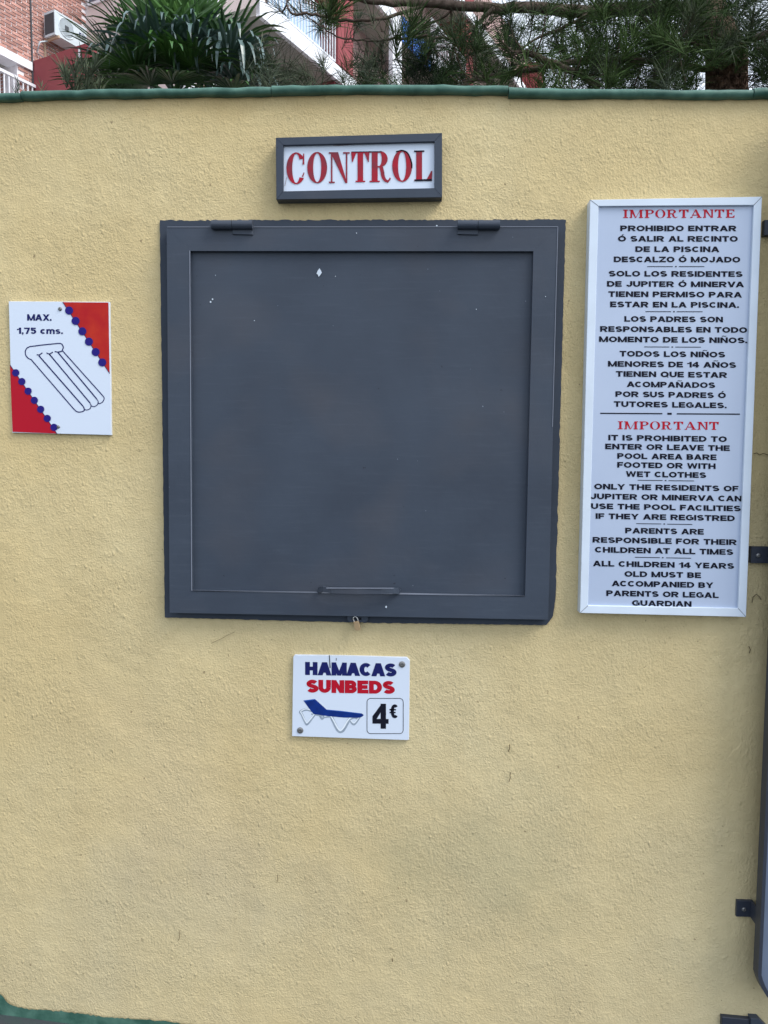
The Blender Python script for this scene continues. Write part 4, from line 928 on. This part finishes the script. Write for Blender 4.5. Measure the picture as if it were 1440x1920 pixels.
def add_tuft(px, py, dep, up, L, n, wd, spread, which):
    c = DEP(px, py, dep)
    k = np.argmin(((BA-c)**2).sum(1)); q = BA[k]; v = c-q; dist = np.linalg.norm(v)
    ax = v/(dist+1e-6)*(.7 if v[2] > 0 else .25)+np.array(up)+rng.normal(size=3)*.28
    if dist < .22 and which is not None:
        mid = (q+c)/2+np.array([0,0,-.03]); twigs.tube([q, mid, c], [.005,.004,.003], 5, False)
    which.tuft(c, ax, L, n, wd, spread)
def scatter(x0, x1, y0, y1, cnt, up=(0,0,.45), L=.19, n=70, wd=.0027, sp=1.15, d0=4.0, d1=5.0, frac2=.25):
    for _ in range(cnt):
        px, py, dd = rng.uniform(x0, x1), rng.uniform(y0, y1), rng.uniform(d0, d1)
        if 1305 < px < 1425 and 95 < py < 200 and dd < 4.7: continue      # the trunk stands free here
        add_tuft(px, py, dd, up, L*rng.uniform(.75, 1.15), n, wd, sp*rng.uniform(.7, 1.3), ndl2 if rng.random() < frac2 else ndl)
scatter(1120, 1460, -30, 110, 140); scatter(1120, 1460, 90, 185, 52); scatter(1040, 1150, -20, 170, 36)
scatter(760, 1050, 60, 170, 54); scatter(780, 1050, 20, 90, 12); scatter(1000, 1140, -20, 60, 12)
scatter(660, 860, 105, 185, 44, L=.15); scatter(640, 700, 120, 180, 8, L=.14)
scatter(1000, 1250, 120, 190, 24, L=.2)
scatter(700, 1500, -330, -60, 70); scatter(1440, 1700, -80, 200, 40)
for x, y in ((780,48),(770,40),(745,62),(600,12),(625,2),(640,15),(1225,60),(1250,40),(1190,70),(1360,20)): add_tuft(x, y, rng.uniform(4.0,4.4), (0,0,1.2), .22, 75, .0036, .8, ndl)
# thin grey-brown sprays left of the pine
for x, y in ((520,130),(545,120),(500,148),(560,145),(590,150),(530,105),(505,90),(610,140),(480,150),(575,165),(545,160),(500,120)): add_tuft(x, y, rng.uniform(4.3,4.8), (.3,0,.5), .22, 26, .0032, 1.1, ndl2)
for x, y in ((545,10),(560,-5),(600,-10),(520,15),(700,25),(720,60),(665,60),(690,95)): add_tuft(x, y, 4.2, (-.2,0,.6), .18, 24, .003, 1.1, ndl2)
scatter(575, 690, 20, 60, 5, L=.13, frac2=.3); scatter(490, 620, 105, 175, 9, L=.16, frac2=.7); scatter(840, 1010, -20, 60, 12, L=.16)
ndl.out('needle_foliage', M_need, pine); o = ndl2.out('needle_foliage', M_need2, pine); o['label'] = 'greyer older needles'
twigs.out('twigs', M_bark, pine, kind='stuff')
fb_ = Needles(); rr_ = np.random.default_rng(3)
for _ in range(220):
    x, y = rr_.uniform(1328, 1402), rr_.uniform(88, 175); c = DEP(x, y, 4.36+abs(x-1365)*.0012)
    fb_.tuft(c, (rr_.uniform(-.5,.5), -.35, rr_.choice((-1., 1.))), .045, 4, .008, .5, back=.02)
fb_.out('bark_fibres', M_bark2, pine)
top_ = Needles()
for x, y in ((1325,92),(1348,84),(1372,86),(1398,92),(1418,108),(1312,120),(1360,70),(1405,75)): top_.tuft(DEP(x, y, 4.25), (rr_.uniform(-.5,.5), -.3, .8), .16, 70, .0027, 1.1)
top_.out('needle_foliage', M_need, pine)
# spiky grey-green shrub left of the palm
sb = DEP(150, 170, 5.6)
shrub = thing('spiky_shrub', (sb[0], sb[1], 0), 'grey green spiky shrub tip showing above the wall left of the palm', 'shrub')
g = G(); g.tube([(sb[0]+.1, sb[1], 0),(sb[0]+.05, sb[1], 1.5),(sb[0], sb[1], sb[2])], [.03,.025,.012], 8); g.out('stem', M_bark, shrub, True)
sn = Needles()
for x, y in ((125,140),(140,128),(155,118),(150,150),(168,140),(135,160),(178,120),(118,128),(165,165),(185,160)): sn.tuft(DEP(x, y, 5.6+rng.uniform(-.2,.2)), (rng.uniform(-.4,.4), 0, 1), .17, 26, .0085, .55, back=.1)
for x, y in ((36,152),(33,160),(78,156)): sn.tuft(DEP(x, y, 5.6), (0,0,1), .1, 12, .006, .5)
sn.out('spiky_leaves', M_need2, shrub)
# hedge mass hidden low behind the wall
